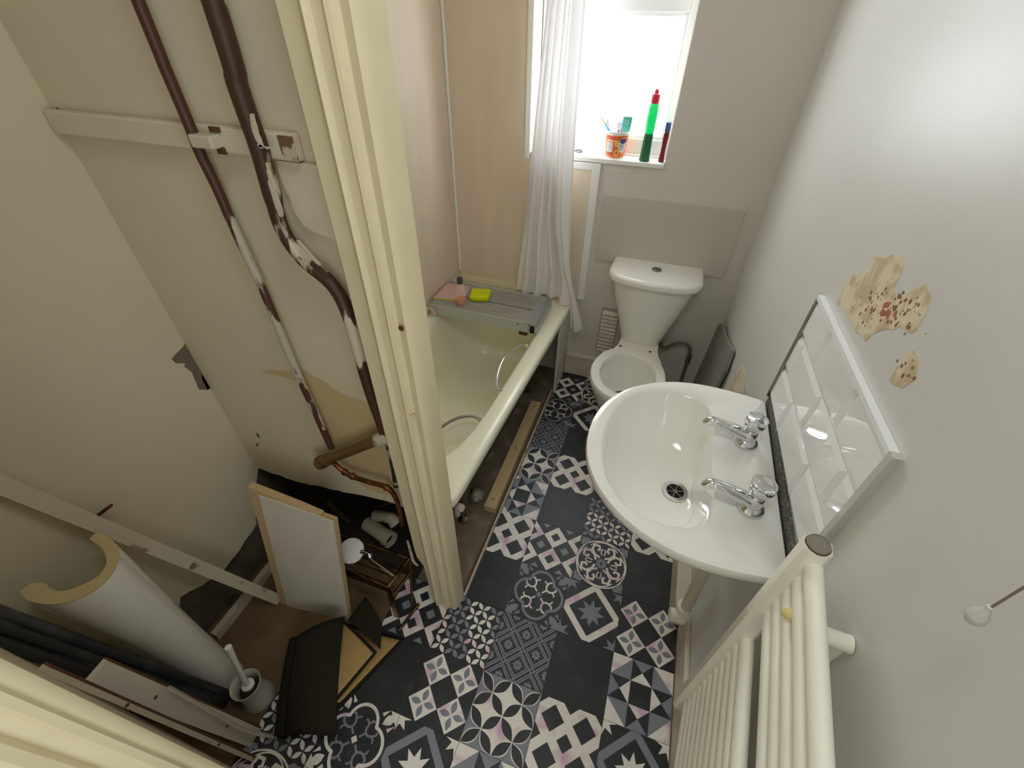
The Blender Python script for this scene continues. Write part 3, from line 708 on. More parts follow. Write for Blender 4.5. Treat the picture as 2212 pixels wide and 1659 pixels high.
# grey slab against the wall beside the toilet
sl = thing('render_slab', 'jagged grey slab leaning on the wall next to the toilet', 'slab')
sp = jag([(1.40, .53), (1.33, .575), (1.22, .585), (1.1, .62), (.98, .66), (.95, .58), (.97, .4), (.93, .2), (.94, 0)], .01, .05, 9)
o = pris('slab_board', [(.785 + .03 * z / .66, y, z) for y, z in sp] + [(.785, 1.42, 0)], (-.014, 0, 0), RENDERG, sl)
bx('dust_pile', (.772, .784, 1.30, 1.415, .0, .09), mat('dirt', (70, 64, 56), .95, var=.2), sl, bev=.01)

# peeled patches on the right-hand wall
def patch(pix, m, parent, name='peeled_patch', t=.0012, ax=0, val=XR, amp=.004, seed=1, step=.02, inward=-1):
    P_ = [at(u, v, ax, val) for u, v in pix]
    if ax == 0: q = jag([(p.y, p.z) for p in P_] + [(P_[0].y, P_[0].z)], amp, step, seed)[:-1]; poly = [(val + .0004, y, z) for y, z in q]; vec = (-t, 0, 0)
    else: q = jag([(p.x, p.z) for p in P_] + [(P_[0].x, P_[0].z)], amp, step, seed)[:-1]; poly = [(x, val + .0004, z) for x, z in q]; vec = (0, -t, 0)
    return pris(name, poly, vec, m, parent)
o = patch([(1808, 655), (1835, 600), (1878, 578), (1885, 552), (1905, 558), (1935, 548), (1955, 552), (1948, 590), (1932, 625), (1935, 640), (1955, 640), (1970, 628), (2000, 614), (2012, 640), (2000, 680), (1978, 715), (1968, 720), (1945, 705), (1930, 712), (1900, 715), (1870, 738), (1862, 722), (1848, 718), (1838, 690)], PLAST, wr)
o['label'] = 'patch of bare plaster where paint has peeled'
o = patch([(1970, 750), (1985, 768), (1982, 800), (1972, 822), (1950, 838), (1930, 830), (1922, 822), (1940, 790)], PLAST, wr, seed=2); o['label'] = 'small patch of bare plaster'
o = patch([(1605, 788), (1612, 800), (1612, 850), (1575, 845), (1590, 805)], PLAST, wr, seed=4); o['label'] = 'bare plaster strip behind the basin'
rnd = random.Random(4); bmp = bmesh.new(); bmr = bmesh.new()
for k in range(120):
    u, v = (rnd.gauss(1920, 40), rnd.gauss(665, 24)) if k < 108 else (rnd.uniform(1935, 1975), rnd.uniform(775, 825))
    if not (1830 < u < 2000 and 600 < v < 830): continue
    p = at(u, v, 0, XR - .0009); r = rnd.choice((.001, .0015, .002, .003, .004)) * (1.6 if abs(u - 1918) < 16 and abs(v - 668) < 16 else 1)
    bmx = bmr if (abs(u - 1915) < 22 and abs(v - 668) < 20 and rnd.random() < .6) else bmp
    c = bmesh.ops.create_icosphere(bmx, subdivisions=1, radius=1)
    for q in c['verts']: q.co = Vector((p.x + q.co.x * .0007, p.y + q.co.y * r * rnd.uniform(.7, 1.2), p.z + q.co.z * r * rnd.uniform(.7, 1.3)))
o = obj('plaster_pits', bmp, mat('pit_brown', (140, 100, 72), .95, var=.2), wr); o['kind'] = 'stuff'
o = obj('brick_crumbs', bmr, BRICK, wr); o['kind'] = 'stuff'

# ------------------------------------------------------------------ basin
bs_ = thing('wash_basin', 'white ceramic wash basin with two chrome taps below the tiles', 'basin')
YCB, ZB = .158, .868
def basin_outer(z, k=1.0, dx=0, N=64):
    """plan outline: straight back at the wall, rounded front"""
    out = []
    xb, xf, hw = XR - .012, .372 + dx, .283 * k
    for j in range(N):
        a = 2 * PI * j / N
        c, s = math.cos(a), math.sin(a)
        xm = .66
        if c < 0: x = xm + c * (xm - xf); y = math.copysign(abs(s) ** .95, s) * hw
        else:
            x = xm + min(1, c * 1.42) * (xb - xm); x = xb if c > .70 else xm + (xb - xm) * (c / .70)
            y = math.copysign(1, s) * hw if c <= .70 else hw * s / math.sqrt(1 - .49) 
            y = y * (1 - .06 * (min(c, .7) / .7) ** 2)
        out.append(Vector((x, YCB + y, z)))
    return out
def basin_inner(z, k, cx=.535, flat=.690, N=64, drop=0):
    out = []
    for j in range(N):
        a = 2 * PI * j / N; c, s = math.cos(a), math.sin(a)
        hw = .222 * k
        if c < 0: x = cx + .02 + c * (cx + .02 - .408) * k; y = math.copysign(abs(s) ** .92, s) * hw
        else:
            x = cx + .02 + (flat - cx - .02) * k * min(1, (abs(c) ** .62) * 1.02) ; y = math.copysign(abs(s) ** .7, s) * hw
            x -= .022 * k * max(0, 1 - abs(s) * 1.25)
        out.append(Vector((x, YCB + y, z)))
    return out
def shrink(ring, k, cx, cy, z, dx=0): return [Vector((cx + (p.x - cx) * k + dx, cy + (p.y - cy) * k, z)) for p in ring]
bm = bmesh.new()
inn = basin_inner(ZB, 1)
dc = (.620, YCB - .004)
def sh2(k, kr, z): return [Vector((.60 + (p.x - .60) * (kr if p.x > .60 else k), YCB + (p.y - YCB) * k, z)) for p in inn]
rings = [shrink(basin_outer(0), .30, .72, YCB, .70), shrink(basin_outer(0), .42, .70, YCB, .705), shrink(basin_outer(0), .72, .74, YCB, .745), shrink(basin_outer(0), .91, .79, YCB, .80), shrink(basin_outer(0), .975, .80, YCB, .832),
         basin_outer(ZB - .022), basin_outer(ZB - .008), shrink(basin_outer(0), .994, .70, YCB, ZB - .001), shrink(basin_outer(0), .97, .72, YCB, ZB),
         [p.copy() for p in inn], sh2(.97, .985, ZB - .008), sh2(.92, .96, ZB - .035), sh2(.80, .92, ZB - .085), sh2(.62, .88, ZB - .122), sh2(.44, .84, ZB - .140),
         [Vector((dc[0] + .044 * math.cos(2 * PI * j / 64), dc[1] + .044 * math.sin(2 * PI * j / 64), ZB - .1475)) for j in range(64)], [Vector((dc[0] + .02 * math.cos(2 * PI * j / 64), dc[1] + .02 * math.sin(2 * PI * j / 64), ZB - .150)) for j in range(64)]]
loft(bm, rings, True, True)
o = obj('bowl', bm, CERAM, bs_, smooth=60)
bm = bmesh.new(); box(bm, .70, XR - .004, YCB - .13, YCB + .13, .64, .78, bev=.02); obj('bracket_block', bm, CERAM, bs_, smooth=40)
dz = ZB - .1465
bm = bmesh.new(); lathe(bm, [(.031, -.006), (.0335, -.0005), (.032, .0018), (.0225, .001), (.0205, -.004)], (dc[0], dc[1], dz), 32, cap0=False, cap1=False); dr = obj('drain', bm, CHROME, bs_, smooth=40)
bm = bmesh.new(); lathe(bm, [(.001, 0), (.021, 0)], (dc[0], dc[1], dz - .003), 24, cap0=False, cap1=False); obj('drain_hole', bm, DARK, dr)
bm = bmesh.new()
for k in range(6): bar(bm, (dc[0], dc[1], dz - .0015), (dc[0] + .0205 * math.cos(k * PI / 3 + .3), dc[1] + .0205 * math.sin(k * PI / 3 + .3), dz - .0015), .003, .002, (0, 0, 1))
lathe(bm, [(.006, -.003), (.006, .0)], (dc[0], dc[1], dz), 12); obj('drain_grid', bm, DCHROME, dr)
def tap(bx0, by0, z):
    t = bpy.data.objects.new('tap', None); COL.objects.link(t); t.parent = bs_
    bm = bmesh.new(); lathe(bm, [(.027, 0), (.028, .003), (.026, .01), (.018, .016), (.0165, .04), (.015, .046), (.012, .05)], (bx0, by0, z), 28); obj('tap_body', bm, CHROME, t, smooth=40)
    bm = bmesh.new(); pp_ = smooth_path([(bx0 - .004, by0, z + .022), (bx0 - .035, by0 - .001, z + .034), (bx0 - .07, by0 - .002, z + .044), (bx0 - .094, by0 - .002, z + .046), (bx0 - .104, by0 - .002, z + .036)], 5)
    n = len(pp_); tube(bm, pp_, [.0165 - .0065 * i / (n - 1) for i in range(n)], 16); obj('spout', bm, CHROME, t, smooth=50)
    bm = bmesh.new(); lathe(bm, [(.0085, 0), (.0085, -.004)], pp_[-1], 14, (pp_[-1] - pp_[-2])); obj('nozzle', bm, DCHROME, t, smooth=40)
    bm = bmesh.new()
    rgs = []
    for r, h in ((.012, .046), (.016, .050), (.0215, .060), (.0250, .074), (.0255, .082), (.0240, .0855), (.0200, .0845)):
        rgs.append([Vector((bx0 + r * (1 + .05 * math.cos(j * PI / 4 * 7)) * math.cos(2 * PI * j / 56), by0 + r * (1 + .05 * math.cos(7 * 2 * PI * j / 56)) * math.sin(2 * PI * j / 56), z + h)) for j in range(56)])
    for rg_, (r, h) in zip(rgs, ((.012, .046), (.016, .050), (.0215, .060), (.0250, .074), (.0255, .082), (.0240, .0855), (.0200, .0845))):
        for j, p in enumerate(rg_):
            k = r * (1 + .022 * math.cos(8 * 2 * PI * j / 56)); p.x = bx0 + k * math.cos(2 * PI * j / 56); p.y = by0 + k * math.sin(2 * PI * j / 56)
    loft(bm, rgs, True, True); obj('tap_knob', bm, CHROME, t, smooth=50)
tap(.748, .240, ZB - .0005); tap(.748, .040, ZB - .0005)
# dark mouldy gap behind the basin
bx('mould_strip', (XR - .006, XR - .0002, -.13, .435, .835, .89), MOULD, wr)

# splashback of bevelled tiles
sb_ = thing('tile_splashback', 'glossy white brick tiles with sloping edges above the basin', 'tiles')
GLZ = mat('tile_glaze', (238, 240, 238), .07, coat=.4)
def bev_tile(y0, y1, z0, z1, b0=True, b1=True, dz_=0):
    """bevelled metro tile on the wall x=XR; y0<y1"""
    xo, xi = XR - .009, XR - .0045; g = .0007
    y0 += g; y1 -= g; z0 += g; z1 -= g; w = .013
    a = [(XR - .0003, y0, z0), (XR - .0003, y1, z0), (XR - .0003, y1, z1), (XR - .0003, y0, z1)]
    e = [(xi, y0, z0), (xi, y1, z0), (xi, y1, z1), (xi, y0, z1)]
    yl = y0 + (w if b0 else 0); yh = y1 - (w if b1 else 0)
    t = [(xo, yl, z0 + w), (xo, yh, z0 + w), (xo, yh, z1 - w), (xo, yl, z1 - w)]
    if not b0: e[0] = (xi, y0, z0); 
    bm = bmesh.new(); loft(bm, [[Vector(p) for p in q] for q in (a, e, t)], True, True)
    for v in bm.verts: v.co.z += SLOPE * (v.co.y - .43)
    obj('tile', bm, GLZ, sb_)
SLOPE = -.045; YF, YN = .428, -.088; Z0 = .882
for row, joints in enumerate(([.283, .077], [.385, .178, -.03], [.283, .077])):
    js = [YF] + joints + [YN]
    for i, (hi, lo) in enumerate(zip(js, js[1:])):
        bev_tile(lo, hi, Z0 + row * .1, Z0 + (row + 1) * .1, b0=(i < len(js) - 2), b1=(i > 0))
def sy(y, z): return Vector((XR - .007, y, z + SLOPE * (y - .43)))
bm = bmesh.new(); bar(bm, sy(YF + .004, Z0 + .3035), sy(YN - .012, Z0 + .3035), .010, .013, (0, 0, 1)); obj('edge_trim', bm, UPVC, sb_)
bm = bmesh.new(); bar(bm, sy(YF + .004, Z0), sy(YF + .004, Z0 + .306), .007, .012, (0, 1, 0)); obj('edge_trim', bm, DCHROME, sb_)
bm = bmesh.new(); bar(bm, sy(YN - .008, Z0), sy(YN - .008, Z0 + .309), .014, .014, (0, 1, 0)); obj('edge_trim', bm, mat('grey_trim', (196, 196, 188), .35), sb_)
# waste pipes under the basin
up_ = bpy.data.objects.new('waste_pipe', None); COL.objects.link(up_); up_.parent = bs_; up_['label'] = 'cream waste pipe and elbow'
bm = bmesh.new(); tube(bm, [(.66, YCB, .70), (.66, YCB, .56)], .02, 16); tube(bm, smooth_path([(.66, YCB, .58), (.665, YCB, .5), (.70, YCB - .0, .47), (.75, YCB, .48), (.775, YCB - .01, .44), (.782, YCB - .015, .30), (.785, YCB - .02, .16)]), .018, 14); obj('trap', bm, SKIRT, up_, smooth=50)
bm = bmesh.new(); tube(bm, [(.783, .14, .19), (.785, .138, .112)], .026, 16); tube(bm, [(.745, .125, .135), (.79, .13, .135)], .022, 14); obj('elbow_joint', bm, CREAM2, up_, smooth=50)

# ------------------------------------------------------------------ towel radiator
rad = thing('towel_radiator', 'cream column towel radiator on the wall next to the basin', 'radiator')
HX, HY = .757, -.178
D = Vector((-.115, -.9934, 0)); S = Vector((.9934, -.115, 0))
bm = bmesh.new(); loft(bm, [[Vector((HX, HY, 0)) + S * (a * k) + D * (c * k) + Vector((0, 0, z)) for a, c in ((-.018, -.01), (-.01, -.018), (.012, -.018), (.02, -.01), (.02, .01), (.012, .018), (-.01, .018), (-.018, .01))] for z, k in ((.29, .9), (.295, 1), (1.075, 1), (1.082, .95))], True, True)
obj('header', bm, CREAM2, rad, smooth=20)
HC2 = Vector((HX, HY, 0)) + D * .60
bm = bmesh.new(); loft(bm, [[HC2 + S * (a * k) + D * (c * k) + Vector((0, 0, z)) for a, c in ((-.018, -.01), (-.01, -.018), (.012, -.018), (.02, -.01), (.02, .01), (.012, .018), (-.01, .018), (-.018, .01))] for z, k in ((.29, .9), (.295, 1), (1.075, 1), (1.082, .95))], True, True)
obj('header', bm, CREAM2, rad, smooth=20)
bm = bmesh.new(); lathe(bm, [(.0165, 0), (.0165, .004), (.015, .006), (.0145, .0045)], (HX, HY, 1.082), 28); cp = obj('end_plug', bm, mat('plug_metal', (150, 144, 132), .4, metal=.3), rad, smooth=40); cp['label'] = 'grey round end plug'
bm = bmesh.new(); lathe(bm, [(.0175, 0), (.0175, .0025)], (HX, HY, 1.0815), 28); obj('plug_rim', bm, BROWNW, cp, smooth=40)
zs = [1.045 - .040 * k for k in range(5)] + [.765 - .041 * k for k in range(11)]
for z in zs:
    bm = bmesh.new(); s0 = Vector((HX, HY, z)) + D * .014 + S * .008; s1 = s0 + D * .572; n = 16
    loft(bm, [[p + S * (.0125 * math.cos(2 * PI * j / n)) + Vector((0, 0, .0175 * math.sin(2 * PI * j / n))) for j in range(n)] for p in (s0, s1)], True, True)
    obj('rail', bm, CREAM2, rad, smooth=50)
bm = bmesh.new(); w0 = Vector((XR - .001, -.268, 1.0)); tube(bm, [Vector((.762, -.262, .995)), w0], .013, 14); tube(bm, [w0 + Vector((-.012, 0, .0)), w0 + Vector((-.012, -.002, -.11))], .010, 12); obj('wall_bracket', bm, CREAM2, rad, smooth=50)
p = at(1706, 1330, 0, .738)
bm = bmesh.new(); lathe(bm, [(.006, -.02), (.0085, -.006), (.0085, .004), (.006, .009), (.001, .011)], at(1706, 1328, 0, .746), 14, (-1, 0, .25)); o = obj('bracket_knob', bm, mat('ivory_plastic', (226, 208, 140), .35), rad, smooth=40)

# ------------------------------------------------------------------ pull cord
pc = thing('light_pull', 'grey pull cord toggle hanging against the white wall', 'pull cord')
k0 = at(2118, 1326, 0, .778)
bm = bmesh.new(); lathe(bm, [(.001, -.014), (.005, -.013), (.0078, -.008), (.0072, -.001), (.004, .006), (.0028, .010), (.003, .013), (.0015, .014)], k0, 20); obj('toggle', bm, mat('grey_toggle', (206, 204, 198), .3), pc, smooth=50)
bm = bmesh.new(); tube(bm, [k0 + Vector((0, 0, .012)), Vector((k0.x, k0.y, ZC))], .0011, 6); obj('cord', bm, mat('cord', (130, 116, 104), .9), pc)

# ------------------------------------------------------------------ things on the window sill
ZS = WZ0 + .0005
cup = thing('yoghurt_pot', 'orange printed plastic pot holding toothbrushes on the window sill', 'pot')
pc_ = Vector((.166, 1.505, ZS))
bm = bmesh.new(); lathe(bm, [(.037, 0), (.039, .003), (.0485, .094), (.052, .096), (.052, .102), (.0495, .102), (.047, .096), (.036, .006)], pc_, 40, cap1=True); obj('pot_wall', bm, mat('pot_plastic', (244, 240, 228), .3), cup, smooth=40)
def wrap(a0, a1, h0, h1, m, name, off=.0006, n=14, shape=None):
    bm = bmesh.new(); rows = []
    def pt(a, h):
        r = .039 + (.0485 - .039) * (h / .094) + off
        return pc_ + Vector((r * math.cos(math.radians(a)), r * math.sin(math.radians(a)), h))
    if shape is None:
        A = [[bm.verts.new(pt(a0 + (a1 - a0) * i / n, h)) for i in range(n + 1)] for h in (h0, (h0 + h1) / 2, h1)]
        for r0, r1 in zip(A, A[1:]):
            for i in range(n): bm.faces.new((r0[i], r0[i + 1], r1[i + 1], r1[i]))
    else:
        am, hm = (a0 + a1) / 2, (h0 + h1) / 2; c = bm.verts.new(pt(am, hm)); rim = []
        for i in range(28):
            t = 2 * PI * i / 28; rim.append(bm.verts.new(pt(am + (a1 - a0) / 2 * math.cos(t), hm + (h1 - h0) / 2 * math.sin(t))))
        if shape == 'disc':
            for i in range(28): bm.faces.new((c, rim[i], rim[(i + 1) % 28]))
        else:
            inr = [bm.verts.new(pt(am + (a1 - a0) / 2 * .45 * math.cos(2 * PI * i / 28), hm + (h1 - h0) / 2 * .45 * math.sin(2 * PI * i / 28))) for i in range(28)]
            for i in range(28): bm.faces.new((inr[i], rim[i], rim[(i + 1) % 28], inr[(i + 1) % 28]))
            bm.verts.remove(c)
    return obj(name, bm, m, cup, smooth=60)
ORG = mat('orange_print', (232, 110, 56), .4); WPR = mat('white_print', (244, 238, 232), .4); PUR = mat('purple_print', (92, 74, 140), .4); YEL = mat('yellow_print', (246, 196, 96), .4); GRL = mat('grey_print', (150, 140, 160), .4)
wrap(0, 360, .004, .088, ORG, 'orange_label', n=40)
wrap(-140, -88, .066, .070, WPR, 'white_line', .0012); wrap(-140, -92, .079, .081, PUR, 'purple_line', .0012); wrap(-138, -96, .016, .019, PUR, 'purple_line', .0012)
wrap(-142, -100, .025, .062, WPR, 'ingredients_panel', .0012)
for k in range(6): wrap(-139, -104, .030 + k * .0052, .0318 + k * .0052, GRL, 'text_line', .0018, 8)
wrap(-92, -66, .046, .072, YEL, 'fruit_print', .0012, shape='disc'); wrap(-90, -62, .008, .036, YEL, 'fruit_ring', .0012, shape='ring')
wrap(-72, -22, .022, .082, WPR, 'logo_oval', .0016, shape='disc'); wrap(-66, -28, .058, .079, PUR, 'logo_print', .0022, shape='disc')
for k in range(3): wrap(-62, -34, .034 + k * .008, .037 + k * .008, GRL, 'text_line', .0022, 8)
def brush(name, base, top, c1, c2, label):
    t = thing(name, label, 'toothbrush', group='toothbrushes in the pot')
    base, top = Vector(base), Vector(top); d = (top - base).normalized(); bm = bmesh.new()
    tube(bm, [base, base.lerp(top, .5), base.lerp(top, .8), top], [.0045, .0055, .003, .004], 8); obj('handle', bm, c1, t, smooth=50)
    bm = bmesh.new(); bar(bm, top - d * .026 + Vector((0, -.006, 0)), top + Vector((0, -.006, 0)), .010, .010, (1, 0, 0)); obj('bristles', bm, c2, t)
LB = mat('light_blue_plastic', (70, 150, 220), .35); WP = mat('white_handle', (222, 224, 230), .35); PV = mat('violet_handle', (104, 60, 170), .35); PK = mat('pink_handle', (220, 66, 110), .35); CRM = mat('cream_bristle', (230, 220, 180), .7)
brush('toothbrush', pc_ + Vector((.030, .004, .008)), at(1300, 253, 1, 1.50), LB, CRM, 'toothbrush with light blue tip leaning out of the orange pot')
brush('toothbrush', pc_ + Vector((.0, -.012, .008)), at(1312, 256, 1, 1.52), WP, WP, 'plain white toothbrush in the orange pot')
brush('toothbrush', pc_ + Vector((.006, -.018, .008)), at(1338, 264, 1, 1.49), PV, WP, 'violet toothbrush in the orange pot')
brush('toothbrush', pc_ + Vector((.02, .012, .008)), at(1343, 262, 1, 1.515), PK, WP, 'pink toothbrush in the orange pot')
def paste(name, b0, t0, w, m, label):
    t = thing(name, label, 'tube'); b0, t0 = Vector(b0), Vector(t0); bm = bmesh.new(); d = (t0 - b0)
    rr = []
    for k, (ww, th) in enumerate(((.010, .010), (.013, .011), (w * .8, .008), (w, .004), (w, .0012))):
        p = b0 + d * (k / 4); rr.append([p + Vector((ww * math.cos(2 * PI * j / 16), th * math.sin(2 * PI * j / 16), 0)) for j in range(16)])
    loft(bm, rr, True, True); obj('tube_body', bm, m, t, smooth=50)
    p = b0 + d * .86; bm = bmesh.new(); 
    for q in stroke([(p.x + .007 * math.cos(i * PI / 8), p.z + .008 * math.sin(i * PI / 8)) for i in range(16)], .0018, True): bm.faces.new([bm.verts.new((x, p.y - .0055, z)) for x, z in q])
    obj('ring_print', bm, WPR, t)
paste('toothpaste_tube', pc_ + Vector((.026, .012, .01)), at(1357, 252, 1, 1.50), .019, mat('teal_tube', (92, 190, 178), .35), 'teal toothpaste tube upright in the orange pot')
paste('toothpaste_tube', pc_ + Vector((.008, .024, .01)), at(1340, 256, 1, 1.535), .017, mat('white_tube', (228, 228, 236), .35), 'white toothpaste tube behind the teal one in the pot')
gb = thing('cleaner_bottle', 'tall green cleaner bottle with red cap on the window sill', 'bottle')
g0 = Vector((.296, 1.482, ZS))
def tiltlathe(prof, c, m, name, par, ax=(0, 0, 1)):
    bm = bmesh.new(); lathe(bm, prof, c, 28, ax); return obj(name, bm, m, par, smooth=40)
GRD = mat('green_bottle_full', (0, 104, 62), .2, coat=.3); GRL_ = mat('green_bottle_empty', (0, 176, 84), .2, coat=.3)
GRT = GRL_.node_tree.nodes['Principled BSDF']; GRT.inputs['Transmission Weight'].default_value = .35
tiltlathe([(.020, 0), (.0225, .004), (.0205, .012), (.0195, .05), (.0185, .10)], g0, GRD, 'bottle_lower', gb)
o = tiltlathe([(.0185, .10), (.0195, .13), (.0215, .17), (.0215, .19), (.0185, .206), (.016, .210)], g0, GRL_, 'bottle_upper', gb)
o = tiltlathe([(.0165, .209), (.0175, .212), (.0175, .228), (.0165, .240), (.009, .243), (.008, .252), (.004, .256)], g0, mat('red_cap', (208, 44, 62), .35), 'cap', gb); o['label'] = 'red screw cap with spout'
rb = thing('red_bottle', 'slim dark red bottle with blue cap beside the green bottle', 'bottle')
r0 = Vector((.3655, 1.489, ZS))
tiltlathe([(.0105, 0), (.0125, .003), (.0115, .01), (.0095, .035), (.0095, .06), (.0115, .09), (.0115, .108), (.008, .112)], r0, mat('dark_red_bottle', (132, 36, 48), .25), 'bottle_body', rb)
o = tiltlathe([(.009, .111), (.0115, .113), (.0115, .143), (.0105, .146)], r0, mat('blue_cap', (70, 96, 150), .3), 'cap', rb); o['label'] = 'blue cap'
bm = bmesh.new(); p = at(1253, 334, 1, 1.50); p.z = ZS + .008; tube(bm, smooth_path([(p.x - .03, p.y, p.z - .002), (p.x - .01, p.y - .004, p.z + .006), (p.x + .004, p.y, p.z + .003), (p.x + .003, p.y + .006, p.z - .004), (p.x - .02, p.y + .008, p.z - .005)]), .0025, 8)
o = obj('hair_clip', bm, mat('plum_plastic', (88, 52, 92), .35), smooth=50); tag(o, 'small dark plum clip on the sill beside the curtain', 'clip')

# ------------------------------------------------------------------ cupboard: pipes
def pth(px, y): return [at(u, v, 1, y) for u, v in px]
p1 = pth([(240, -140), (298, 0), (350, 130), (407, 265), (432, 330), (470, 408), (505, 490), (565, 620), (640, 800), (690, 910), (716, 968)], -.032)
p1[0] = Vector((p1[1].x - .002, -.032, ZC))
h1_ = thing('pipework', 'old brown flaking pipes running down the cupboard wall to a bronze junction', 'pipes')
bm = bmesh.new(); tube(bm, smooth_path(p1, 4), .0092, 12); o = obj('thin_pipe', bm, PIPE1, h1_, smooth=50); o['label'] = 'thin pipe with flaking cream paint'
p2 = pth([(425, -110), (460, 0), (512, 180), (560, 320), (585, 410), (610, 495), (655, 560), (715, 612), (748, 668), (772, 750), (798, 840), (824, 915), (836, 950)], -.032)
p2[0] = Vector((p2[1].x - .002, -.032, ZC))
h2_ = h1_
bm = bmesh.new(); q2 = smooth_path(p2, 5); tube(bm, q2, [.0155 if i < 22 else .0135 for i in range(len(q2))], 14); o = obj('thick_pipe', bm, PIPE2, h2_, smooth=50); o['label'] = 'thicker brown pipe with a double bend'
# strips of paint still stuck on the brown pipe
def strip(px, w, seed, y=-.0485):
    P_ = [at(u, v, 1, y) for u, v in px]; L_ = [(p.x - w * (.2 if i in (0, len(P_) - 1) else 1), p.z) for i, p in enumerate(P_)]; R_ = [(p.x + w, p.z) for p in P_][::-1]
    q = jag(L_ + R_ + [L_[0]], w * .45, .008, seed)[:-1]
    o = pris('flaking_paint', [(x, y, z) for x, z in q], (0, .004, 0), OLDW, h2_)
strip([(540, 246), (548, 275), (556, 300), (562, 318)], .0045, 31); strip([(556, 312), (570, 322), (584, 318)], .006, 32); strip([(574, 352), (584, 395), (596, 435), (604, 468)], .0055, 33); strip([(640, 520), (672, 556), (704, 588)], .004, 34)
h3 = bpy.data.objects.new('junction_pipe', None); COL.objects.link(h3); h3.parent = h1_; h3['label'] = 'slanting bronze pipe joining the two pipes'
a, c = at(698, 997, 1, -.036), at(832, 944, 1, -.036)
bm = bmesh.new(); tube(bm, [a, c], .0145, 16); obj('pipe', bm, BRONZE, h3, smooth=50)
d = (c - a).normalized(); bm = bmesh.new(); tube(bm, [a - d * .012, a + d * .03], .0185, 16); tube(bm, [a - d * .016, a - d * .004], .0215, 16); obj('end_cap', bm, BRONZE, h3, smooth=50)
bm = bmesh.new(); tube(bm, [c - d * .035, c + d * .012], .0165, 16); obj('elbow', bm, OLDW, h3, smooth=50)
h4 = bpy.data.objects.new('copper_pipe', None); COL.objects.link(h4); h4.parent = h1_; h4['label'] = 'crooked copper pipe'
bm = bmesh.new(); tube(bm, smooth_path(pth([(722, 1000), (735, 1012), (758, 1028), (800, 1042), (838, 1054), (856, 1078), (864, 1110), (868, 1135)], -.036), 6), .0072, 12); obj('pipe', bm, COPPER, h4, smooth=50)
for u, v in ((745, 1020), (762, 1029), (835, 1053)):
    q = at(u, v, 1, -.036); bm = bmesh.new(); lathe(bm, [(.0095, -.006), (.0105, 0), (.0095, .006)], q, 14, (.9, 0, -.4)); obj('solder_joint', bm, COPPER, h4, smooth=50)
bm = bmesh.new(); a = at(828, 902, 1, -.012); box(bm, a.x - .004, a.x + .042, -.03, -.0005, a.z - .014, a.z + .008, bev=.002); o = obj('wooden_wedge', bm, mat('orange_wood', (156, 100, 58), .7, var=.12, vscale=30)); tag(o, 'orange-brown wooden wedge behind the brown pipe at the post', 'wedge')
# lower stub of the brown pipe, black with paint
bm = bmesh.new(); tube(bm, smooth_path(pth([(836, 950), (845, 985), (852, 1020), (856, 1050)], -.02), 4), .0085, 10); obj('pipe_stub', bm, mat('sooty_pipe', (44, 36, 28), .7, col2=(170, 160, 140), mix=(.5, .56), mscale=50), h2_, smooth=50)
# batten and clips
bt = thing('wall_batten', 'painted horizontal batten crossing the cupboard wall behind the pipes', 'batten')
bx('batten', (XC + .004, -.155, -.020, -.0005, 1.483, 1.525), CUPW, bt, bev=.004)
bx('bare_end', (-.183, -.1535, -.0215, -.0195, 1.486, 1.522), mat('broken_wood', (110, 84, 54), .9, col2=(190, 178, 150), mix=(.45, .55), mscale=60), bt)
cl = thing('pipe_clip', 'painted metal strap clip holding the thin pipe to the batten', 'clip')
q = at(430, 305, 1, -.04); bm = bmesh.new(); box(bm, q.x - .018, q.x + .03, -.044, -.019, q.z - .011, q.z + .010, bev=.003); obj('strap', bm, OLDW, cl)
bm = bmesh.new(); box(bm, q.x + .012, q.x + .034, -.0235, -.0195, q.z + .012, q.z + .02); box(bm, q.x + .012, q.x + .03, -.0235, -.0195, q.z - .022, q.z - .012); obj('rust', bm, BROWNW, cl)
# ragged painted filler strip beside the post
fz = jag([(-.21, 1.48), (-.208, 1.40), (-.195, 1.372), (-.175, 1.362), (-.14, 1.355)], .004, .02, 8)
o = pris('filler_strip', [(x, -.0005, z) for x, z in fz] + [(-.095, -.0005, 1.34), (-.095, -.0005, 1.48)], (0, -.010, 0), mat('filler_paint', (214, 200, 176), .6, var=.06, vscale=20)); tag(o, 'ragged painted plaster strip below the batten end', 'strip')
# holes in the cupboard plaster
o = patch([(403, 738), (420, 755), (437, 800), (455, 835), (450, 842), (430, 842), (415, 805), (398, 792), (400, 785), (380, 785), (370, 775)], mat('hole_grey', (112, 102, 86), .95, var=.15, vscale=40), wc, 'plaster_hole', ax=0, val=XC, amp=.003, seed=12); o['label'] = 'grey hole knocked in the plaster'
o = patch([(437, 800), (447, 810), (457, 838), (448, 842), (436, 820)], DARK, wc, 'plaster_hole', ax=0, val=XC, t=.0018, amp=.002, seed=13)
for px in ([(122, 232), (130, 236), (132, 246), (126, 246)], ):
    patch(px, DARK, wp, 'nail_hole', ax=1, val=0, amp=.0005)
for px in ([(553, 935), (558, 937), (562, 946), (556, 943)], [(553, 958), (558, 958), (556, 966)]): patch(px, BARE, wp, 'chip', ax=1, val=0, amp=.0006)
a, c = at(205, 1118, 0, XC - .002), at(240, 1092, 0, XC + .05); bm = bmesh.new(); tube(bm, [a, c], .0045, 8); o = obj('rusty_nail', bm, mat('rust', (96, 44, 26), .9, var=.2, vscale=60)); tag(o, 'long rusty nail sticking out of the cupboard plaster', 'nail')
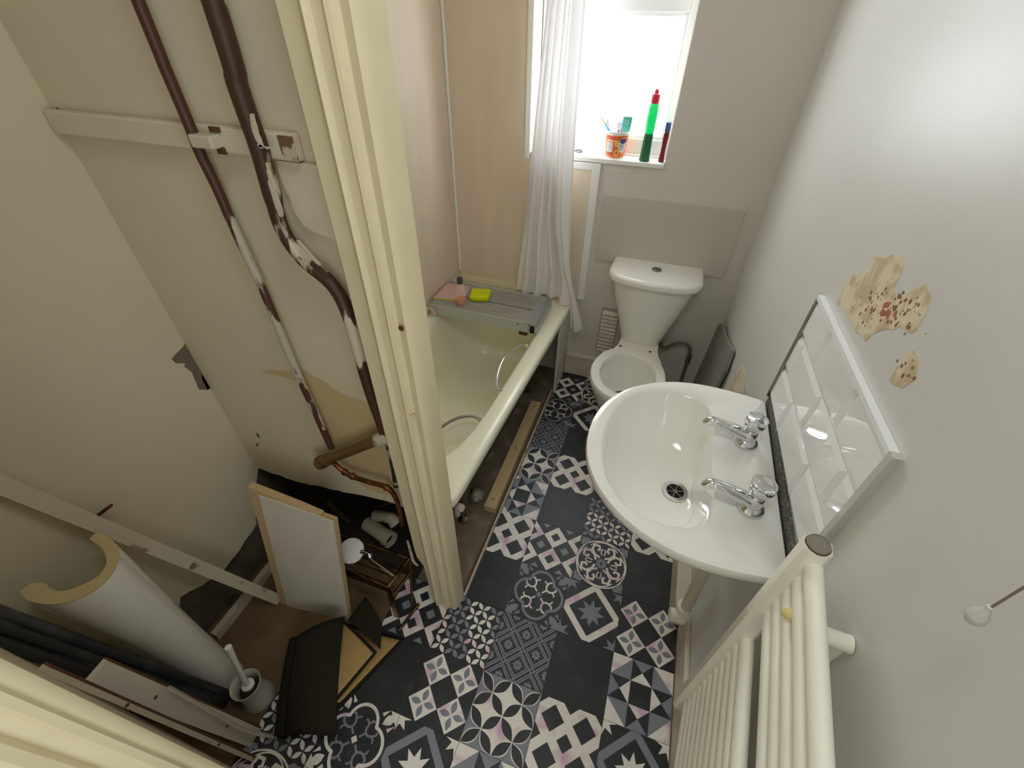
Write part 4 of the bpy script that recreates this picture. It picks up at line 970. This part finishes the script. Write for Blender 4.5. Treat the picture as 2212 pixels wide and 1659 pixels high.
# stain on the partition
o = patch([(560, 800), (640, 800), (660, 800), (740, 850), (820, 880), (835, 960), (850, 1075), (790, 1055), (725, 990), (690, 900), (660, 830), (600, 812)], mat('stained_paint', (196, 174, 132), .6, var=.05), wp, 'yellow_stain', ax=1, val=0, t=.0006, amp=.003, seed=21); o['label'] = 'yellowish patch of unpainted plaster'

# ------------------------------------------------------------------ cupboard: contents
# basin pedestal
pd = thing('basin_pedestal', 'white ceramic basin pedestal standing loose in the cupboard', 'pedestal')
of = [(-.655, -.437), (-.61, -.440), (-.572, -.450), (-.540, -.475), (-.522, -.512), (-.531, -.548), (-.557, -.575), (-.592, -.590), (-.635, -.596), (-.668, -.590)]
inf = [(-.668, -.572), (-.640, -.560), (-.610, -.566), (-.578, -.555), (-.556, -.530), (-.548, -.508), (-.560, -.485), (-.590, -.468), (-.62, -.460), (-.655, -.457)]
ring2 = [(p.x, p.y) for p in smooth_path([(a, b, 0) for a, b in of], 4)] + [(p.x, p.y) for p in smooth_path([(a, b, 0) for a, b in inf], 4)]
bm = bmesh.new(); rr = []
for z, k in ((-.001, .86), (.03, .80), (.08, .74), (.25, .74), (.45, .82), (.6, .93), (.70, 1.0), (.735, 1.0)):
    cx, cy = -.575, -.475
    rr.append([Vector((cx + (x - cx) * (k if x > cx else 1), cy + (y - cy) * k, z)) for x, y in ring2])
loft(bm, rr, True, False); obj('column', bm, CERAM, pd, smooth=45)
bm = bmesh.new(); loft(bm, [[Vector((x, y, z)) for x, y in ring2] for z in (.7352, .738)], True, True); o = obj('rim_edge', bm, mat('unglazed_clay', (196, 176, 132), .8, var=.06), pd); o['label'] = 'unglazed buff top edge'
# leaning stick
ls = thing('loose_batten', 'thin painted batten leaning against the cupboard wall', 'batten')
b0 = Vector((-.60, -.245, .012)); b1 = at(10, 1050, 0, -.728); b1 = b0 + (b1 - b0) * 1.25
if b1.x < XC + .012: b1.x = XC + .012
bm = bmesh.new(); bar(bm, b0, b1, .034, .018, (0, 1, .4)); obj('stick', bm, OLDW, ls)
# skirting offcut on the floor by the wall
bm = bmesh.new(); bar(bm, (-.712, -.42, .018), (-.712, -.14, .018), .022, .036, (1, 0, 0)); o = obj('skirting_offcut', bm, OLDW); tag(o, 'short white skirting offcut on the floor along the cupboard wall', 'offcut')
# board offcut
wbp = thing('chipboard_offcut', 'white faced chipboard offcut standing in front of the opening', 'board')
q0, q1, q2_, q3 = Vector((-.559, -.251, 0.0)), Vector((-.318, -.218, 0.0)), Vector((-.243, -.168, .598)), Vector((-.49, -.172, .607))
nrm = (q1 - q0).cross(q3 - q0).normalized()
if nrm.y > 0: nrm = -nrm
pris('faced_board', [q0, q1, q2_, q3], -nrm * .004, BOARDW, wbp)
core = [q0 + Vector((0, 0, .0)), q1, q1 + (q2_ - q1) * .985, q1 + (q2_ - q1) * .985 + (q3 - q2_) * .18, q2_ + (q3 - q2_) * .18 - Vector((0, 0, .002)), q2_ + (q3 - q2_) * .42 + Vector((0, 0, .008)), q3 + Vector((-.040, .004, .014)), q0 + Vector((-.030, -.004, .0))]
o = pris('chipboard_core', [p - nrm * .0042 for p in core], -nrm * .02, CHIP, wbp); o['label'] = 'rough tan chipboard core'
# brass rack
rk = thing('brass_rack', 'small brass wire rack standing beside the door post', 'rack')
zt = .2
F0, F1, B0, B1 = Vector((-.167, -.135, zt)), Vector((-.148, -.022, zt)), Vector((-.43, -.126, zt)), Vector((-.43, -.026, zt))
def rod(name, pts, r, m=BRASS, parent=rk, n=12):
    bm = bmesh.new(); tube(bm, pts, r, n); return obj(name, bm, m, parent, smooth=50)
rod('front_rail', [F0, F1], .0085); rod('side_rail', [F0, B0], .006); rod('side_rail', [F1, B1], .006); rod('back_rail', [B0, B1], .006)
rod('cross_rail', [F0 + Vector((.008, -.0, -.06)), F1 + Vector((.008, 0, -.06))], .006)
rod('foot_rail', [Vector((-.128, -.19, .008)), Vector((-.105, -.085, .008))], .0055)
bm = bmesh.new(); bar(bm, F0 + Vector((.002, 0, -.004)), Vector((-.16, -.15, .003)), .02, .005, (1, 0, 0)); obj('leg', bm, BRASS, rk)
rod('leg', [F1 - Vector((0, 0, .004)), Vector((-.125, -.10, .006))], .004)
rod('leg', [B0, Vector((-.43, -.126, .0))], .005); rod('leg', [B1, Vector((-.43, -.026, .0))], .005)
bm = bmesh.new(); box(bm, -.43, -.172, -.135, -.129, zt - .045, zt - .012); lip = obj('lip_plate', bm, BRASS, rk)
for i in range(5):
    for j in range(2):
        bm = bmesh.new(); box(bm, -.40 + i * .03, -.388 + i * .03, -.1362, -.1352, zt - .037 + j * .012, zt - .031 + j * .012); obj('slot', bm, DARK, lip)
for i in range(3): rod('shelf_wire', [Vector((-.43, -.11 + i * .03, zt - .04)), Vector((-.165, -.115 + i * .033, zt - .04))], .003)
# shower head lying in the rack
sh = thing('hand_shower', 'white-faced hand shower with chrome handle lying in the brass rack', 'shower head')
sc0 = Vector((-.352, -.07, .212)); ax_ = Vector((.25, -.35, .9)).normalized()
bm = bmesh.new(); lathe(bm, [(.02, -.022), (.036, -.012), (.044, -.002), (.043, .004), (.039, .006)], sc0, 32, ax_); obj('face', bm, mat('white_shower_face', (222, 218, 208), .35), sh, smooth=50)
bm = bmesh.new(); tube(bm, smooth_path([sc0 + Vector((.03, .012, -.008)), sc0 + Vector((.062, .01, .0)), sc0 + Vector((.085, -.002, -.012)), sc0 + Vector((.19, -.025, -.016))]), .0105, 14); obj('handle', bm, CHROME, sh, smooth=50)
# soil pipe in the void
sp_ = thing('soil_pipe', 'open ended cream plastic pipe lying in the dark opening', 'pipe')
s0, s1 = Vector((-.43, .10, .09)), Vector((-.295, .065, .095)); d = (s1 - s0).normalized()
bm = bmesh.new(); loft(bm, [[p + (d.orthogonal().normalized() * math.cos(2 * PI * j / 24) + d.cross(d.orthogonal().normalized()) * math.sin(2 * PI * j / 24)) * r for j in range(24)] for p, r in ((s0, .028), (s1 - d * .03, .028), (s1 - d * .028, .032), (s1, .032), (s1, .026), (s0 + d * .02, .024))], True, False); obj('pipe', bm, OLDW, sp_, smooth=40)
bm = bmesh.new(); lathe(bm, [(.0245, 0), (.001, .0)], s1 - d * .02, 20, d, False, False); obj('bore', bm, DARK, sp_)
bm = bmesh.new(); tube(bm, smooth_path([(-.40, .13, .12), (-.35, .12, .15), (-.31, .115, .165), (-.29, .11, .15)]), [.022 if i < 15 else .026 for i in range(19)], 16); obj('elbow', bm, OLDW, sp_, smooth=50)
# void back wall, shade put into its dark colour; strut and lath
bx('wall_void', (XC - .02, XB - .1, .34, .36, -.003, .55), mat('void_shade', (30, 26, 22), .95), None); struct(bpy.data.objects['wall_void'])
bm = bmesh.new(); bar(bm, (-.70, .06, .42), (-.56, .12, .0), .022, .02, (1, 0, 0)); o = obj('void_strut', bm, mat('strut', (84, 70, 54), .9)); tag(o, 'thin dark strut inside the opening behind the chipboard', 'strut')
bm = bmesh.new(); bar(bm, (-.20, .15, .33), (-.46, .2, .05), .012, .01, (0, 1, 0)); o = obj('void_lath', bm, mat('lath', (92, 80, 60), .9)); tag(o, 'thin diagonal lath deep in the dark opening', 'lath')
# peeling sliver beside the post
bm = bmesh.new(); pr_ = smooth_path([at(880, 1168, 1, -.03), at(886, 1188, 1, -.035), at(893, 1212, 1, -.04), at(903, 1222, 1, -.045)], 5); tube(bm, pr_, [.003 + .002 * math.sin(PI * i / (len(pr_) - 1)) for i in range(len(pr_))], 6); o = obj('paint_sliver', bm, OLDW); tag(o, 'pale curled paint sliver by the foot of the door post', 'sliver')
# toilet brush
tbh = thing('toilet_brush_holder', 'white plastic toilet brush pot on the cupboard floor', 'brush pot')
tb0 = Vector((-.447, -.508, 0))
bm = bmesh.new(); lathe(bm, [(.046, 0), (.047, .004), (.041, .03), (.036, .07), (.037, .105), (.043, .122), (.0415, .124), (.038, .118), (.034, .09), (.034, .02)], tb0, 32, cap1=True); obj('pot', bm, mat('grey_white_plastic', (206, 202, 190), .35), tbh, smooth=50)
tbr = thing('toilet_brush', 'white handled toilet brush standing in its pot', 'brush')
tp_ = at(493, 1398, 2, .33); bm = bmesh.new(); q = [tb0 + Vector((.002, .004, .03)), tb0 + Vector((0, .004, .13)), tb0.lerp(tp_, .6) + Vector((0, 0, .01)), tp_]; q[2] = (q[1] + tp_) / 2
tube(bm, q, [.008, .008, .007, .009], 12); obj('handle', bm, WHITE, tbr, smooth=50)
bm = bmesh.new(); lathe(bm, [(.026, .02), (.03, .05), (.028, .085), (.012, .095)], tb0, 20); obj('bristles', bm, mat('brown_bristle', (60, 38, 32), .9, var=.3, vscale=200, bump=1, bscale=300), tbr, smooth=60)
bm = bmesh.new(); lathe(bm, [(.012, .092), (.018, .1), (.018, .108), (.009, .114)], tb0 + Vector((0, .004, 0)), 20); obj('collar', bm, WHITE, tbr, smooth=50)
# black rods leaning in the corner
for k, (u0, v0, u1, v1, r, lab) in enumerate(((0, 1322, 515, 1508, .011, 'grey-black plastic rod leaning in the cupboard corner, beside the pedestal'), (0, 1353, 487, 1522, .0115, 'middle dark rod of the three leaning in the cupboard corner'), (0, 1390, 455, 1538, .012, 'sooty rod leaning in the cupboard corner, next to the white planks'))):
    a = at(u1, v1, 2, .0); c = at(u0, v0, 0, -.60 + k * .01); c = a + (c - a) * 1.15; d = (c - a).normalized()
    t = thing('plastic_rod', lab, 'rod', group='dark rods in the cupboard corner'); bm = bmesh.new(); tube(bm, [a + Vector((0, 0, .008)), c], r, 14); obj('rod', bm, BLACKR, t, smooth=50)
    bm = bmesh.new(); tube(bm, [c, c + d * .01], r * 1.15, 14); obj('end_cap', bm, BLACKR, t, smooth=50)
# white planks by the jamb
def plank(b_, t_, w, th, side, label):
    t = thing('plank', label, 'plank', group='planks by the cupboard jamb'); bm = bmesh.new(); b_, t_ = Vector(b_), Vector(t_); bar(bm, b_, t_, w, th, side); obj('plank_face', bm, OLDW if 'flaked' in label else BOARDW, t)
    s = Vector(side); d = (t_ - b_).normalized(); s = (s - d * s.dot(d)).normalized(); n = d.cross(s); bm = bmesh.new(); bar(bm, b_ + s * (w / 2 + .0022) , t_ + s * (w / 2 + .0022), .004, th * .98, side); obj('bare_edge', bm, BROWNW, t)
    for k in (.25, .72):
        p = b_.lerp(t_, k); sgn = 1 if (CAM - p).dot(n) > 0 else -1; bm = bmesh.new(); lathe(bm, [(.0045, 0), (.0045, .001)], p + n * (sgn * (th / 2 - .0003)), 10, n * sgn); obj('nail_hole', bm, BROWNW, t)
bA = at(548, 1632, 2, 0.0); tA = at(100, 1436, 0, -.425)
plank(bA + Vector((0, -.008, 0)), tA + Vector((0, -.006, 0)), .010, .016, (0, 1, 0), 'narrow flaked white plank upright against the cream jamb')
bB = at(548, 1592, 2, 0.0); tB = at(205, 1452, 0, -.44)
plank(bB, tB, .046, .014, (0, 1, 0), 'broader white plank with brown edge beside the narrow one')
# clear plastic sheet
ss = [at(360, 1490, 0, -.395), at(445, 1538, 0, -.375), at(528, 1583, 0, -.352), at(600, 1597, 2, .005)]
bm = bmesh.new(); top = smooth_path(ss, 6); G = []
for p in top: G.append((bm.verts.new(p), bm.verts.new(p + Vector((-.005, .004, -.002 if p.z > .02 else 0))), bm.verts.new((p.x - .010, p.y + .009, max(.003, p.z - .012)))))
for a, c in zip(G, G[1:]):
    bm.faces.new((a[0], c[0], c[1], a[1])); bm.faces.new((a[1], c[1], c[2], a[2]))
o = obj('plastic_sheet', bm, mat('cloudy_plastic', (216, 206, 196), .3, alpha=.55), smooth=60); sm = o.modifiers.new('thickness', 'SOLIDIFY'); sm.thickness = .002
tag(o, 'cloudy plastic sheet propped between the planks and the brush pot', 'sheet')
# carpet offcut
cp_ = thing('carpet_offcut', 'dark grey carpet offcut folded over to show its tan backing', 'carpet')
def sheet(name, P4, z_fn, m, th, nu=16, nv=16, parent=cp_):
    """bilinear sheet over four corner points with lift"""
    bm = bmesh.new(); A, B_, C_, D_ = [Vector(p) for p in P4]; G = []
    for i in range(nu + 1):
        row = []
        for j in range(nv + 1):
            s, t = i / nu, j / nv; p = A.lerp(B_, s).lerp(D_.lerp(C_, s), t); p.z += z_fn(s, t); row.append(bm.verts.new(p))
        G.append(row)
    for i in range(nu):
        for j in range(nv): bm.faces.new((G[i][j], G[i + 1][j], G[i + 1][j + 1], G[i][j + 1]))
    o = obj(name, bm, m, parent, smooth=60); q = o.modifiers.new('thickness', 'SOLIDIFY'); q.thickness = th; q.offset = -1
    if isinstance(m, (list, tuple)): q.material_offset = 1; q.material_offset_rim = 1
    return o
# lower layers: tan backing up with a dark pile border
def inset(P4, d):
    c = sum((Vector(p) for p in P4), Vector()) / 4; return [Vector(p) + (c - Vector(p)).normalized() * d + Vector((0, 0, .0035)) for p in P4]
BL = [(-.36, -.53, .006), (-.185, -.45, .006), (-.098, -.205, .008), (-.32, -.23, .008)]; BU = [(-.34, -.52, .02), (-.195, -.435, .03), (-.148, -.283, .05), (-.31, -.235, .05)]
sheet('pile_border', BL, lambda s, t: 0, PILE, .006); o = sheet('backing_layer', inset(BL, .016), lambda s, t: 0, BACK, .002); o['label'] = 'tan woven backing'
fz_ = lambda s, t: .012 * math.sin(PI * s)
sheet('pile_border', BU, fz_, PILE, .008); o = sheet('backing_layer', inset(BU, .012), fz_, BACK, .002); o['label'] = 'tan woven backing of the upper fold'
# pile layer folded over the top
A0, A1, A2, A3 = at(614, 1590, 2, .035), at(726, 1592, 2, .05), at(744, 1332, 2, .13), at(640, 1375, 2, .11)
o = sheet('pile_layer', [A0, A1, A2, A3], lambda s, t: max(.0, .022 * math.sin(PI * s)) + .018 * math.sin(PI * t) - .0 * s, [PILE, PILE], .010); o['label'] = 'dark grey pile'
e0, e1 = [A0 + Vector((-.0, 0, -.012)), A3 + Vector((0, 0, -.012))], None
bm = bmesh.new(); G = []
for t in [i / 14 for i in range(15)]:
    p = A0.lerp(A3, t); p.z += .018 * math.sin(PI * t); zl = .004; r = max(.01, (p.z - zl) / 2); row = []
    for k in range(9):
        a = PI / 2 + PI * k / 8; row.append(bm.verts.new((p.x + .035 * math.cos(a), p.y + .012 * math.cos(a), zl + r + r * math.sin(a))))
    G.append(row)
for a, c in zip(G, G[1:]):
    for k in range(8): bm.faces.new((a[k], c[k], c[k + 1], a[k + 1]))
o = obj('fold', bm, PILE, cp_, smooth=60)
o = sheet('flap', [at(752, 1340, 2, .07), at(822, 1402, 2, .055), at(826, 1345, 2, .075), at(788, 1290, 2, .1)], lambda s, t: .01 * math.sin(PI * s), [PILE, PILE], .010); o['label'] = 'dark grey standing flap'

def check_tris():
    return sum(len(o.data.polygons) for o in SC.objects if o.type == 'MESH')
